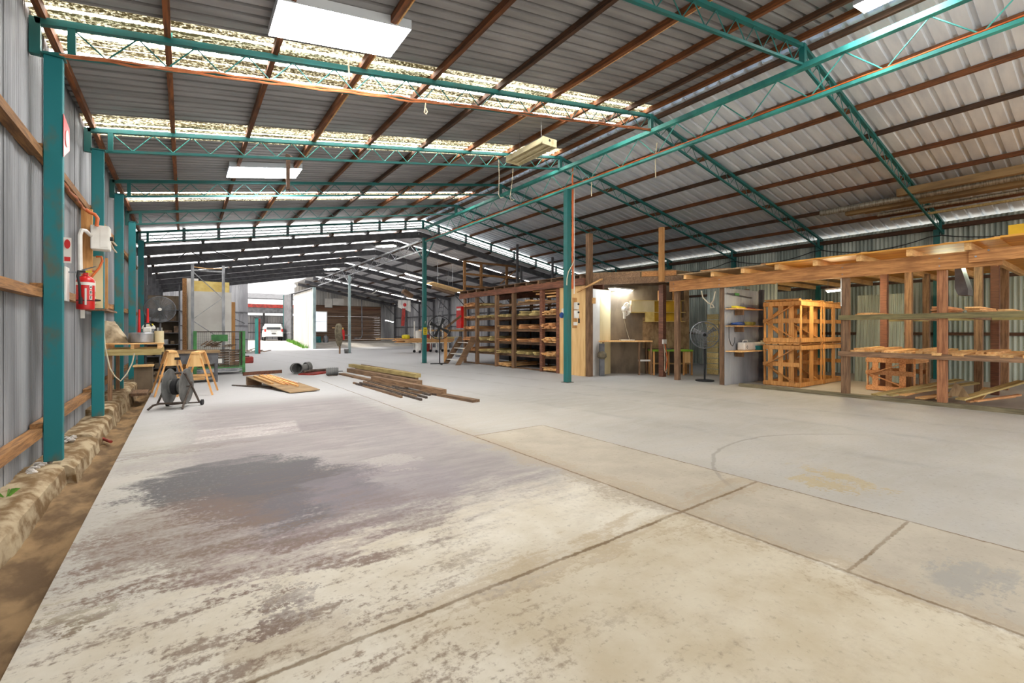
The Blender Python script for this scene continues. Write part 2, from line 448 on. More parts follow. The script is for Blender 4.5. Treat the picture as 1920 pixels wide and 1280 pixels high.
def tag(o, label, cat, group=None):
    o['label'] = label; o['category'] = cat
    if group: o['group'] = group
    return o
def thing(name, label, cat, loc=(0, 0, 0), rz=0.0, group=None):
    o = bpy.data.objects.new(name, None); COL.objects.link(o)
    o.location = loc; o.rotation_euler = (0, 0, rz); o.empty_display_size = .1
    return tag(o, label, cat, group)
def struct(o):
    o['kind'] = 'structure'; return o
def stuff(o, label, cat):
    o['kind'] = 'stuff'; return tag(o, label, cat)
def solo(name, mb_, m, label, cat, group=None, **kw):
    """a thing that is one mesh: geometry given in world coordinates, origin at mb_.o"""
    o = mb_.build(name, m, loc=mb_.o.copy(), **kw)
    return tag(o, label, cat, group)
def copy_tree(o, parent=None):
    c = o.copy(); COL.objects.link(c)
    if parent is not None: c.parent = parent
    for ch in list(o.children):
        copy_tree(ch, c)
    return c

_cache = {}
def _stick_mesh(L, w_, h_, m):
    key = (round(L, 2), round(w_, 3), round(h_, 3), m)
    if key not in _cache:
        b = MB().box((-L / 2, -w_ / 2, -h_ / 2), (L / 2, w_ / 2, h_ / 2))
        me = bpy.data.meshes.new('timber'); me.from_pydata(b.v, [], b.f); me.update(); me.materials.append(M[m])
        _cache[key] = me
    return _cache[key]
def stick(name, p, q, w_, h_, m, label, cat, group=None, roll=0.0, parent=None):
    p, q = Vector(p), Vector(q); d = q - p
    o = bpy.data.objects.new(name, _stick_mesh(d.length, w_, h_, m)); COL.objects.link(o)
    x = d.normalized(); up = Vector((0, 0, 1)) if abs(x.z) < .98 else Vector((0, 1, 0))
    y = up.cross(x).normalized(); z = x.cross(y)
    mt = Matrix((x, y, z)).transposed().to_4x4() @ Matrix.Rotation(roll, 4, 'X')
    mt.translation = (p + q) / 2
    if parent is not None:
        o.parent = parent; mt.translation = mt.translation - parent.location
        o.matrix_basis = mt
        return o
    o.matrix_world = mt
    return tag(o, label, cat, group)
ORD = ['first', 'second', 'third', 'fourth', 'fifth', 'sixth', 'seventh', 'eighth', 'ninth', 'tenth', 'eleventh', 'twelfth']

def text_mesh(name, body, size, m, parent, loc, rot):
    cu = bpy.data.curves.new(name, 'FONT'); cu.body = body; cu.size = size; cu.align_x = 'CENTER'; cu.align_y = 'CENTER'; cu.extrude = .001
    o = bpy.data.objects.new(name, cu); COL.objects.link(o)
    dg = bpy.context.evaluated_depsgraph_get(); dg.update()
    me = bpy.data.meshes.new_from_object(o.evaluated_get(dg)); me.materials.clear(); me.materials.append(M[m])
    bpy.data.objects.remove(o)
    t = bpy.data.objects.new(name, me); COL.objects.link(t)
    t.parent = parent; t.location = loc; t.rotation_euler = rot
    return t

# ------------------------------------------------------------------ dimensions of the shed
XR, XL, XW = 9.65, -1.42, 20.4          # ridge line, left wall, right wall
ZR, SL = 7.22, .18                      # ridge height, roof slope
Y0, Y1 = -1.6, 20.98                    # near end and gable of the near shed
YB, YD = 42.6, 52.0                     # back wall of the far shed: left half, right half
def zr(x): return ZR - SL * abs(x - XR)
def zf(x): return 6.74 - SL * abs(x - XR)
TRY = [3.79, 7.3, 10.74, 14.09, 17.52, 20.9]

# ================================================================== SETTING
# floor slab
f = MB()
f.box((-.68, -4, -.3), (21.5, 60, 0))
struct(f.build('floor', 'floor'))
# drain between slab and left wall
def drain(u, v):
    x = -1.08 + u * .42; y = -4 + v * 47
    return (x, y, -.16 + .05 * abs(u - .5) + .018 * math.sin(y * 3.1 + u * 5) + .012 * math.sin(y * 11 + u * 17))
struct(MB().grid(drain, 8, 300).build('trim_1', 'dirt', smooth=True))
# rough concrete kerb under the wall, cast in lengths
yk = [-3.5, 1.2, 4.1, 7.18, 9.0, 10.9, 12.4, 16, 20, 26, 34, 42.6]
for i in range(len(yk) - 1):
    a, b = yk[i], yk[i + 1]
    top = [.07, .08, .1, .07, .1, .2, .26, .2, .2, .2, .2][i]; ed = [-1.06, -1.07, -1.1, -1.02, -1.06, -1.05, -1.02, -1.0, -1.0, -1.0, -1.0][i]
    rr = random.Random(i)
    n = max(6, int((b - a) * 7))
    offs = [(rr.uniform(-.014, .014), rr.uniform(-.007, .007)) for _ in range(n + 1)]
    kb = MB()
    prof = []
    for k in range(n + 1):
        y = a + .015 + (b - a - .03) * k / n
        dx, dz = offs[k]
        prof.append([(-1.6, y, -.25), (-1.6, y, top + dz * .5), (-1.25, y, top + dz), (ed - .06 + dx, y, top + dz - .01), (ed + dx * .6, y, top - .06 + dz), (ed + .04 + dx, y, -.25)])
    fs = [(k * 6 + j, k * 6 + j + 1, (k + 1) * 6 + j + 1, (k + 1) * 6 + j) for k in range(n) for j in range(5)] + [tuple(range(5, -1, -1)), tuple(n * 6 + j for j in range(6))]
    kb.add([p for r_ in prof for p in r_], fs)
    struct(kb.build('trim_2', 'kerb', smooth=True))
# ground outside
g = MB()
def drive(u, v):
    x = -30 + 75 * u; y = 42.62 + 60 * v
    return (x, y, -.03 + .55 * min(1, max(0, (y - 44) / 9)))
g.grid(drive, 8, 40)
struct(g.build('ground', 'asphalt'))
MBg = MB().box((-40, -40, -.45), (60, 110, -.36))
struct(MBg.build('ground', 'asphalt'))

# corrugated walls -------------------------------------------------
def corrugated(axis, fixed, a, b, z0, z1, pitch, amp, square=False, thick=True):
    """upright sheet along axis 'x' or 'y' at the fixed coordinate"""
    m_ = MB(); n = int((b - a) / pitch); sub = 4 if square else 6
    pts = []
    for i in range(n):
        if square:
            for (t, h) in ((0, 0), (.62, 0), (.70, 1), (.92, 1)):
                pts.append((a + (i + t) * pitch, amp * h))
        else:
            for k in range(sub):
                pts.append((a + (i + k / sub) * pitch, amp * math.sin(2 * math.pi * k / sub)))
    pts.append((b, 0))
    vs_ = []
    for (t, h) in pts:
        for z in ((z0(t) if callable(z0) else z0), (z1(t) if callable(z1) else z1)):
            vs_.append((t, fixed + h, z) if axis == 'x' else (fixed + h, t, z))
    k = len(pts)
    m_.add(vs_, [(2 * i, 2 * i + 2, 2 * i + 3, 2 * i + 1) for i in range(k - 1)])
    return m_
struct(corrugated('y', XL, Y0, 21.0, -.1, lambda t: 5.3, .076, .011).build('wall_left', 'wall_sheet', smooth=True))
for y in (1.9, 2.72, 4.3, 5.12, 6.4, 7.9, 8.6, 9.9, 11.5):        # lapped sheets, edges standing proud
    struct(corrugated('y', XL + .014, y, y + .32, -.1, 5.3, .076, .011).build('wall_left_lap', 'wall_sheet', smooth=True))
struct(corrugated('y', XL, 21.0, YB, -.1, 4.7, .16, .02, True).build('wall_left', 'wall_far'))
struct(corrugated('y', XW, Y0, 21.0, -.1, 5.215, .12, .022).build('wall_right', 'wall_right', smooth=True))
struct(corrugated('y', XW, 21.0, YD, -.1, 5.0, .3, .03, True).build('wall_right', 'wall_far'))
struct(corrugated('x', YB, XL, 4.23, -.1, lambda t: zf(t), .3, .03, True).build('wall_back', 'wall_far'))
struct(corrugated('y', 9.32, YB + .3, YD, -.05, 5.35, .3, .03, True).build('wall_back', 'wall_white'))
# brown boarded end wall of the far bay
bw = MB()
for i in range(22):
    z = i * .2
    bw.box((9.45, YD - .02 + .012 * (i % 2), z), (18.65, YD + .06, z + .192))
struct(bw.build('wall_back', 'brownwall'))
struct(corrugated('x', YD + .1, 9.4, XW, 4.3, lambda t: zf(t), .3, .03, True).build('wall_back', 'wall_white'))
struct(corrugated('x', YD + .1, 18.6, XW, -.1, lambda t: zf(t), .3, .03, True).build('wall_back', 'wall_far'))

# roof sheets ------------------------------------------------------
def roof(side, a, b, z, x0, x1, pitch=.3):
    m_ = MB(); pts = []
    n = max(1, round((b - a) / pitch)); pt = (b - a) / n
    for i in range(n):
        for (t, h) in ((0, 0), (.64, 0), (.70, .055), (.90, .055), (.97, 0)):
            pts.append((a + (i + t) * pt, h))
    pts.append((b, 0))
    vs_ = []
    for (y, h) in pts:
        vs_ += [(x0, y, z(x0) + h), (x1, y, z(x1) + h)]
    k = len(pts)
    m_.add(vs_, [(2 * i, 2 * i + 1, 2 * i + 3, 2 * i + 2) for i in range(k - 1)])
    return m_
STR = [(7.05, 8.3), (10.35, 11.35), (15.7, 16.75)]
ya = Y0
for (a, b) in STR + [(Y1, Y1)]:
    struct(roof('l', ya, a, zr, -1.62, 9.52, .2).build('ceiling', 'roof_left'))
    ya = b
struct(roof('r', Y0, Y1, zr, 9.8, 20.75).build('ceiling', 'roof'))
# translucent strips across the left slope
for (a, b) in STR:
    m_ = MB(); pts = []
    n = round((b - a) / .15)
    for i in range(n * 4 + 1):
        pts.append((a + (b - a) * i / (n * 4), .016 * math.sin(math.pi * i / 2)))
    vs_ = []
    for (y, h) in pts: vs_ += [(-1.6, y, zr(-1.6) + h), (9.5, y, zr(9.5) + h)]
    m_.add(vs_, [(2 * i, 2 * i + 1, 2 * i + 3, 2 * i + 2) for i in range(len(pts) - 1)])
    struct(m_.build('window_1', 'strip', smooth=True))
# clear sheets, each under an added box that keeps its glow off the roof
def panel(x0, x1, y0, y1, dz, name):
    q = [(x0, y0, zr(x0) - dz), (x1, y0, zr(x1) - dz), (x1, y1, zr(x1) - dz), (x0, y1, zr(x0) - dz)]
    struct(MB().add(q, [(3, 2, 1, 0)]).build(name, 'skylight'))
    m_ = MB(); e = .006
    q2 = [(x0 - e, y0 - e, zr(x0) - dz + .004), (x1 + e, y0 - e, zr(x1) - dz + .004), (x1 + e, y1 + e, zr(x1) - dz + .004), (x0 - e, y1 + e, zr(x0) - dz + .004)]
    m_.prism(q2, (0, 0, dz - .01)); struct(m_.build('panel_glow_stop', 'roof'))
panel(.91, 2.57, 5.96, 6.75, .14, 'window_2')
panel(.88, 2.48, 12.7, 13.6, .14, 'window_3')
panel(8.95, 9.45, 1.9, 2.76, .14, 'window_4')
# ridge capping with gaps over the ribs
rc = MB()
rc.prism([(9.63, Y0, 7.26), (9.80, Y0, 7.29), (9.98, Y0, 7.235), (9.98, Y0, 7.225), (9.80, Y0, 7.275), (9.63, Y0, 7.25)], (0, Y1 - Y0, 0))
y = Y0
while y < Y1:
    rc.box((9.44, y, 7.235), (9.64, y + .1, 7.25)); y += .3
struct(rc.build('trim_3', 'roof'))
# far shed roof: sheets alternating with glowing strips added behind rafters to light it
FS = [(a + .22, a + .55) for a in (21.4, 24.4, 27.8, 31.2, 34.5, 38.0, 41.3, 44.7, 48.2)]
for sd, x0, x1, ye, n in (('l', -1.6, 9.65, YB + .4, 7), ('r', 9.65, 20.7, YD + .4, 9)):
    ya = 21.0
    for (a, b) in (FS[:n] if sd == 'l' else FS[1:n:3]):
        struct(roof(sd, ya, a, zf, x0, x1).build('ceiling_far', 'roof_far'))
        struct(roof(sd, a, b, zf, x0, x1).build('far_glow_strip', 'far_strip'))
        ya = b
    struct(roof(sd, ya, ye, zf, x0, x1).build('ceiling_far', 'roof_far'))
# louvred gable between the two roofs: studs and slats against the sky
gb = MB()
for x in [-1.3, .0, 1.1, 2.3, 3.55, 4.9, 6.2, 7.5, 8.8, 10.6, 12.2, 13.8, 15.4, 17.0, 18.6, 20.0]:
    gb.box((x - .05, 21.03, zf(x) - .05), (x + .05, 21.12, zr(x)))
for k in (.12, .24):
    for (x0, x1) in ((-1.4, XR), (XR, 20.4)):
        gb.bar((x0, 21.1, zf(x0) + k), (x1, 21.1, zf(x1) + k), .02, .035)
struct(gb.build('window_5', 'steel_dark'))
# eave beam on the right wall
struct(MB().bar((20.28, Y0, 5.02), (20.28, 21, 5.02), .12, .14).build('trim_4', 'purlin_dark'))
# floor curb in front of the timber bays
struct(MB().box((12.93, -2, 0), (13.07, 6.75, .09)).build('trim_5', 'curb'))

# ================================================================== STEEL AND ROOF TIMBERS
PL = [-1.3, -.17, 1.06, 2.31, 3.56, 4.93, 6.3, 7.62, 8.75, 9.42]
PRr = [9.9, 11.35, 12.4, 13.75, 15.05, 16.5, 17.85, 19.1]
names_t = ['nearest teal roof truss, crossing the upper right of the photo',
           'teal roof truss over the foremost wall post, with orange cables along it',
           'teal roof truss over the second wall post, just behind the hanging light',
           'roof truss over the third wall post, beyond the second bright panel',
           'roof truss over the fourth wall post, before the gable',
           'last roof truss, right at the louvred gable']
def make_truss(i, y):
    t = thing('roof_truss', names_t[i], 'truss', (XR, y, 6.9), group='lattice roof trusses of the near shed')
    D = .36
    zt = lambda x: zr(x) - .14
    o = (XR, y, 6.9)
    mt = 'teal' if i != 1 else 'teal'
    for sgn in (-1, 1):
        xe = XL + .06 if sgn < 0 else XW - .1
        MB(o).bar((XR, y, zt(XR)), (xe, y, zt(xe)), .075, .075).build('top_chord', mt, t)
        xb = -1.3 if sgn < 0 else XW - .15
        MB(o).bar((XR, y, zt(XR) - D), (xb, y, zt(xb) - D), .05, .045).build('bottom_chord', mt, t)
        n = 36; pts = []
        x_in = XR + sgn * .12; x_out = -1.05 if sgn < 0 else 20.0
        for k in range(n + 1):
            x = x_in + (x_out - x_in) * k / n
            pts.append((x, y, zt(x) - (.03 if k % 2 == 0 else D - .02)))
        wb = MB(o)
        for a, b in zip(pts[:-1], pts[1:]): wb.cyl(a, b, .0095, 5, caps=False)
        wb.build('web_bar', 'teal_pale' if i == 2 else mt, t)
        MB(o).bar((xe, y, zt(xe) + .03), (xe, y, zt(xe) - D - .02), .075, .09).build('end_plate', mt, t)
        xx = xe + .3 * (-sgn)
        MB(o).bar((xx, y, zt(xx)), (xx, y, zt(xx) - D), .07, .07).build('end_strut', mt, t)
    for x in PL[1:] + PRr:
        MB(o).box((x + .035, y - .03, zt(x) + .02), (x + .05, y + .03, zt(x) + .11)).build('purlin_cleat', 'teal_pale', t)
    MB(o).box((XR - .05, y - .05, zt(XR) - D - .04), (XR + .05, y + .05, zt(XR) + .03)).build('ridge_strut', mt, t)
    return t
TRUSS = [make_truss(i, y) for i, y in enumerate(TRY)]

# purlins: one object per line of timber
for k, x in enumerate(PL):
    lab = 'brown roof purlin along the top of the left wall' if k == 0 else ('brown roof purlin next to the ridge on its left side' if k == 9 else f'brown roof purlin on the left slope, {ORD[k]} line counted from the left wall')
    mb_ = MB((x, Y0, zr(x) - .06)); mb_.box((x - .035, Y0, zr(x) - .115), (x + .035, Y1, zr(x) - .004))
    solo('roof_purlin', mb_, 'purlin' if k not in (5, 8) else 'purlin_dark', lab, 'purlin', 'roof purlins of the near shed')
for k, x in enumerate(PRr):
    lab = 'brown roof purlin next to the ridge on its right side' if k == 0 else f'brown roof purlin on the right slope, {ORD[k]} line below the ridge'
    mb_ = MB((x, Y0, zr(x) - .06)); mb_.box((x - .035, Y0, zr(x) - .115), (x + .035, Y1, zr(x) - .004))
    solo('roof_purlin', mb_, 'purlin' if k % 3 else 'purlin_dark', lab, 'purlin', 'roof purlins of the near shed')

# lattice girder under the ridge
t = thing('ridge_girder', 'pale teal lattice girder running under the ridge, carrying orange cables', 'girder', (XR, Y0, 6.3))
o = (XR, Y0, 6.3)
MB(o).box((XR - .06, Y0, 6.62), (XR + .06, 20.6, 6.72)).build('top_chord', 'teal_pale', t)
MB(o).box((XR - .05, Y0, 5.97), (XR + .05, 20.6, 6.03)).build('bottom_chord', 'teal_pale', t)
wb = MB(o); y = Y0 + .1; k = 0
while y < Y1 - 1.0:
    wb.cyl((XR, y, 6.62 if k % 2 == 0 else 6.03), (XR, y + .575, 6.03 if k % 2 == 0 else 6.62), .012, 5, caps=False); y += .575; k += 1
wb.build('web_bar', 'teal_pale', t)
def wav(p, q, n, a, seed=0):
    rr = random.Random(seed); p, q = Vector(p), Vector(q)
    return [p.lerp(q, i / n) + Vector((rr.uniform(-a, a), rr.uniform(-a, a), rr.uniform(-a, a))) for i in range(n + 1)]
cb = MB((XR, Y0, 6.3))
for dx in (-.03, 0.0):
    cb.tube(wav((XR + dx, Y0, 6.052), (XR + dx, 20.6, 6.052), 60, .006, 3 + int(dx * 100)), .018, 5)
cb.build('power_cable', 'orange', t)['label'] = 'orange cables tied along the lower chord'
cb = MB((XR, Y0, 6.3)); cb.tube(wav((XR + .035, Y0, 6.05), (XR + .035, 14, 6.05), 40, .008, 9), .014, 5)
cb.build('power_cable', 'whitecable', t)['label'] = 'cream cable along the lower chord'
cb = MB(TRUSS[1].location)
for dz in (0, .03):
    cb.tube([p for p in wav((-1.15, 7.25, zr(-1.15) - .14 - .36 + dz - .03), (9.6, 7.25, zr(9.6) - .14 - .36 + dz - .03), 50, .014, 5 + int(dz * 100))], .015, 5)
cb.build('power_cable', 'orange_dull', TRUSS[1])['label'] = 'dusty orange cables tied along the lower chord'

# columns under the ridge
def ridge_column(y, label, top, m='teal_pale', wd=.18):
    t = thing('steel_column', label, 'column', (XR, y, 0))
    o = (XR, y, 0)
    MB(o).box((XR - wd / 2, y - wd / 2, .012), (XR + wd / 2, y + wd / 2, top)).build('shaft', m, t, bevel=.008)
    MB(o).box((XR - .14, y - .14, 0), (XR + .14, y + .14, .012)).build('base_plate', 'iron', t)
    return t
cA = ridge_column(10.4, 'teal steel column in the middle with switch boxes and orange cable, before the plywood panel', 5.97, 'teal')
cB = ridge_column(20.75, 'teal steel column with a small yellow sign, at the gable', 6.2, 'teal')
cC = ridge_column(33.3, 'thin pale steel column far back, beside the hanging coat', 5.57, 'post_grey', .16)
for sg in (-1, 1):
    MB((XR, 20.75, 0)).bar((XR, 20.75 + sg * .1, 5.1), (XR + .0, 20.75 + sg * 1.0, 5.85), .05, .05).build('brace', 'teal', cB)
    MB((XR, 33.3, 0)).bar((XR, 33.3 + sg * .1, 5.0), (XR + .0, 33.3 + sg * 1.1, 5.6), .05, .05).build('brace', 'steel', cC)
# orange riser on the middle column
cb = MB((XR, 10.3, 3))
for k, (dx, r) in enumerate(((.10, .02), (.13, .016))):
    cb.tube([(XR + .1 + dx * .0 + .02, 10.29 - .01, 6.72)] + wav((XR + dx + .0, 10.29, 6.3), (XR + dx, 10.29, 2.9), 14, .008, 20 + k), r, 6)
solo('power_cable', cb, 'orange', 'orange cable running down the middle teal column', 'cable')
cb = MB((XR, 10.3, 3)); cb.tube(wav((XR + .16, 10.27, 6.0), (XR + .16, 10.27, 2.75), 12, .004, 31), .014, 6)
solo('conduit', cb, 'white', 'thin white conduit running down the middle teal column', 'pipe')
cb = MB((XR, 10.3, 3)); cb.tube([(XR + .13, 10.26, 3.75), (XR + .02, 10.22, 3.6), (XR - .11, 10.24, 3.4), (XR - .13, 10.28, 3.2), (XR - .12, 10.3, 3.0)], .016, 6)
solo('power_cable', cb, 'whitecable', 'pale cable looped round the middle teal column', 'cable')
# switch boxes on it
p = FY(1081, 580, 10.27)
t = thing('switch_board', 'wooden backing board with two white switch boxes on the middle teal column', 'switch box', (XR + .17, 10.25, 1.7))
o = (XR + .17, 10.25, 1.7)
MB(o).box((XR + .085, 10.24, 1.68), (XR + .25, 10.27, 2.62)).build('backing_board', 'pine_z', t)
for (z0, z1) in ((2.26, 2.48), (1.99, 2.23)):
    bx = MB(o).box((XR + .11, 10.14, z0), (XR + .25, 10.24, z1)).build('switch_box', 'white', t, bevel=.008)
    MB(o).cyl((XR + .21, 10.14, z1 - .06), (XR + .21, 10.11, z1 - .06), .03, 12).build('dial', 'black', bx)
MB(o).box((XR + .1, 10.2, 1.77), (XR + .24, 10.24, 1.87)).build('outlet', 'white', t)
pl = MB(o); pl.tube([(XR + .25, 10.2, 2.1), (XR + .29, 10.2, 2.05), (XR + .3, 10.2, 1.98)], .012, 6); pl.cyl((XR + .3, 10.2, 1.98), (XR + .3, 10.2, 1.84), .028, 10)
pl.build('plug', 'black', t)
# yellow sign and number on the gable column
t = thing('column_sign', 'yellow-green sign tied round the gable column', 'sign', (XR, 20.64, 1.5))
MB((XR, 20.64, 1.5)).box((XR - .1, 20.645, 1.4), (XR + .1, 20.655, 1.77)).build('plate', 'yellow', t)
for dz in (.08, .16, .24): MB((XR, 20.64, 1.5)).box((XR - .06, 20.64, 1.4 + dz), (XR + .05, 20.645, 1.43 + dz)).build('mark', 'black', t)
t7 = text_mesh('painted_number', '?', .2, 'white', cB, (0, -.093, 2.0), (math.pi / 2, 0, 0))

# white cable ends dangling from the girder
for (px, py0, py1, lab) in ((1112, 325, 368, 'short white cable end dangling beside the middle teal column'), (1232, 268, 334, 'white cable end dangling from the ridge girder over the right slope')):
    a = FX(px, py0, XR + .05); b = FX(px - 4, py1, XR + .05)
    c = MB(a); c.tube([a, a.lerp(b, .4) + V(0, .03, 0), a.lerp(b, .75), b + V(0, -.02, 0)], .013, 6)
    solo('cable_end', c, 'whitecable', lab, 'cable')
a = FY(798, 187, 7.25); b = FY(799, 212, 7.25)
c = MB(a); c.tube([a, a + V(.0, 0, -.08), b + V(-.02, 0, .08), b + V(-.03, 0, .0), b + V(.0, 0, -.02), b + V(.025, 0, .03), b + V(-.01, 0, .09)], .012, 6)
solo('cable_end', c, 'whitecable', 'knotted white cord dangling from the truss over the foremost post', 'cord')
a = FY(655, 82, 7.24); b = FY(655, 150, 7.24)
c = MB(a); c.tube([a, a.lerp(b, .3) + V(.02, 0, 0), a.lerp(b, .6) + V(-.01, 0, 0), b], .012, 6)
solo('cable_end', c, 'whitecable', 'white cord hanging below the nearest bright roof panel', 'cord')
a = FY(540, 290, 11.5); b = FY(540, 355, 11.5)
c = MB(a); c.bar(a, b, .09, .07, (0, 1, 0), .07, .05); 
for dx in (-.03, .0, .025): c.cyl(b + V(dx, 0, .05), b + V(dx * 1.3, 0, -.06), .01, 5)
c.bar(a + V(0, 0, .0), V(a.x, 10.76, zr(a.x) - .48), .012, .012)
solo('hanging_batten', c, 'purlin_dark', 'splintered batten hanging from a truss before the far bright roof panel', 'batten')

# posts along the left wall
PY = [7.3, 10.6, 13.75, 17.0, 20.3]
zb = [.11, .12, .27, .21, .21]
for k, y in enumerate(PY):
    lab = f'teal steel wall post, {["foremost, beside the red fire sign", "second, behind the meter box", "third, rising behind the timber bench", "fourth from the front, behind the sack", "last one before the gable"][k]}'
    t = thing('wall_post', lab, 'post', (-1.21, y, zb[k]), group='steel posts along the left wall')
    o = (-1.21, y, zb[k])
    MB(o).box((-1.29, y - .045, zb[k]), (-1.13, y + .045, 4.73)).build('shaft', 'teal_rust', t, bevel=.006)
    MB(o).box((-1.31, y - .07, 4.73), (-1.11, y + .07, 4.745)).build('cap_plate', 'teal', t)
for y in (23.7, 27.1, 30.5, 33.9, 37.3, 40.7):
    solo('wall_post', MB((-1.3, y, .2)).box((-1.37, y - .05, .2), (-1.22, y + .05, 4.55)), 'steel_dark', 'dark steel post against the far part of the left wall', 'post', 'dark posts of the far left wall')
# girts
for zt_, nm in ((3.66, 'upper'), (2.08, 'middle'), (.5, 'lower')):
    ys = [Y0, 7.25, 10.55, 13.7, 16.95, 20.25]
    for k in range(5):
        dz = [0, .06, .1, .12, .15][k] if nm != 'lower' else [0, .05, .1, .1, .1][k]
        mb_ = MB((-1.36, ys[k], zt_))
        mb_.box((-1.40, ys[k] + .02, zt_ - .1 + dz), (-1.295, ys[k + 1], zt_ + dz))
        span = ['before the foremost post', 'between the first and second posts', 'between the second and third posts', 'between the third and fourth posts', 'between the fourth and last posts'][k]
        solo('wall_girt', mb_, 'girt', f'{nm} timber girt on the left wall {span}', 'girt', 'timber girts on the left wall')

# right wall posts
for k, y in enumerate([3.93, 7.4, 10.8, 14.2, 17.6]):
    lab = ['above the yellow straps', 'above the crates', 'over the left end of the orange deck', 'behind the office', 'behind the timber rack'][k]
    solo('wall_post', MB((20.25, y, 0)).box((20.17, y - .07, 0), (20.33, y + .07, 4.95)), 'teal', f'teal steel post on the right wall, {ORD[k]} from the right edge', 'post', 'posts on the right wall')
for k, z in enumerate((1.5, 3.3)):
    solo('wall_girt', MB((20.3, 0, z)).box((20.27, Y0, z - .05), (20.36, 21, z + .05)), 'purlin_dark', f'{["lower", "upper"][k]} dark girt running along the right wall', 'girt')
cb = MB((20.1, 0, 4.6)); pts = []
for k in range(61):
    y = Y0 + 19 * k / 60; ph = ((y - 3.93) / 3.45) % 1
    pts.append((20.12, y, 4.78 - 1.2 * ph * (1 - ph)))
cb.tube(pts, .018, 5)
solo('power_cable', cb, 'black', 'black cable drooping from post to post along the top of the right wall', 'cable')

# ducts and lengths laid across the truss chords by the right wall
def laid(name, m, x, y0, y1, dz, r, lab, cat, box=None, sm=True):
    z = zr(x) - .14 - .36 + dz
    mb_ = MB((x, y0, z))
    if box: mb_.box((x - box[0], y0, z - box[1]), (x + box[0], y1, z + box[1]))
    else:
        mb_.cyl((x, y0, z), (x, y1, z), r, 16)
        yy = y0
        while yy < y1 - .1:
            mb_.cyl((x, yy, z), (x, yy + .015, z), r + .006, 16); yy += .14
    return solo(name, mb_, m, lab, cat, smooth=sm)
laid('box_duct', 'duct_tan', 16.75, Y0, 4.1, .145, 0, 'tan box-shaped length resting on the truss chords under the right slope', 'duct', box=(.09, .1), sm=False)
laid('spiral_duct', 'duct', 17.15, Y0, 6.2, .13, .09, 'long silver spiral duct resting on the truss chords under the right slope', 'duct')
laid('box_duct', 'duct_tan', 17.55, Y0, 5.6, .12, 0, 'brown length lying below the silver spiral duct on the truss chords', 'duct', box=(.12, .06), sm=False)
laid('pipe', 'duct', 18.0, Y0, 4.9, .09, .05, 'thin grey pipe lying on the truss chords nearest the right wall', 'pipe')
laid('batten', 'pine_green', 18.5, Y0, 4.7, .07, 0, 'ragged pale batten lying on the truss chords nearest the right eave', 'batten', box=(.04, .03), sm=False)
laid('box_duct', 'duct_tan', 17.85, Y0, 5.2, .2, 0, 'brown length lying above the thin grey pipe near the right eave', 'duct', box=(.1, .05), sm=False)

# far shed: rafters, purlins, girder
for k, y in enumerate([21.4, 24.4, 27.8, 31.2, 34.5, 38.0, 41.3]):
    for sg, side, xe in ((-1, 'left', XL + .02), (1, 'right', XW - .05)):
        r_ = MB((XR, y, 6.4))
        a, b = V(XR, y, zf(XR) - .27), V(xe, y, zf(xe) - .27)
        r_.bar(a, b, .03, .28); r_.bar(a + V(0, 0, .13), b + V(0, 0, .13), .14, .025); r_.bar(a - V(0, 0, .13), b - V(0, 0, .13), .14, .025)
        solo('roof_rafter', r_, 'steel_dark', f'dark steel rafter of the far shed, {side} slope, {ORD[k]} behind the gable', 'rafter', 'dark rafters of the far shed')
for k, y in enumerate([44.7, 48.2, 51.6]):
    r_ = MB((XR, y, 6.4)); r_.bar((XR, y, zf(XR) - .27), (XW - .05, y, zf(XW) - .27), .1, .28)
    solo('roof_rafter', r_, 'steel_dark', f'dark steel rafter of the far right bay, {ORD[k]} past the open doorway', 'rafter', 'dark rafters of the far shed')
for k, x in enumerate([-1.2, .6, 2.2, 3.8, 5.4, 7.0, 8.6]):
    solo('roof_purlin', MB((x, 21.2, zf(x))).box((x - .05, 21.15, zf(x) - .12), (x + .05, YB, zf(x) - .005)), 'steel_dark' if k % 2 else 'purlin_dark', f'dark purlin of the far shed, left slope, {ORD[k]} from the left wall', 'purlin', 'purlins of the far shed')
for k, x in enumerate([10.6, 12.2, 13.8, 15.4, 17.0, 18.6, 20.0]):
    solo('roof_purlin', MB((x, 21.2, zf(x))).box((x - .05, 21.15, zf(x) - .12), (x + .05, YD, zf(x) - .005)), 'steel_dark' if k % 2 else 'purlin_dark', f'dark purlin of the far shed, right slope, {ORD[k]} below the ridge', 'purlin', 'purlins of the far shed')
t = thing('ridge_girder', 'grey lattice girder under the ridge of the far shed', 'girder', (XR, 21, 5.9))
o = (XR, 21, 5.9)
MB(o).box((XR - .04, 20.9, 6.1), (XR + .04, YB, 6.18)).build('top_chord', 'steel', t)
MB(o).box((XR - .04, 20.9, 5.58), (XR + .04, YB, 5.64)).build('bottom_chord', 'steel', t)
wb = MB(o); y = 21.1; k = 0
while y < YB - .7:
    wb.cyl((XR, y, 6.1 if k % 2 == 0 else 5.64), (XR, y + .7, 5.64 if k % 2 == 0 else 6.1), .015, 5, caps=False); y += .7; k += 1
wb.build('web_bar', 'steel', t)
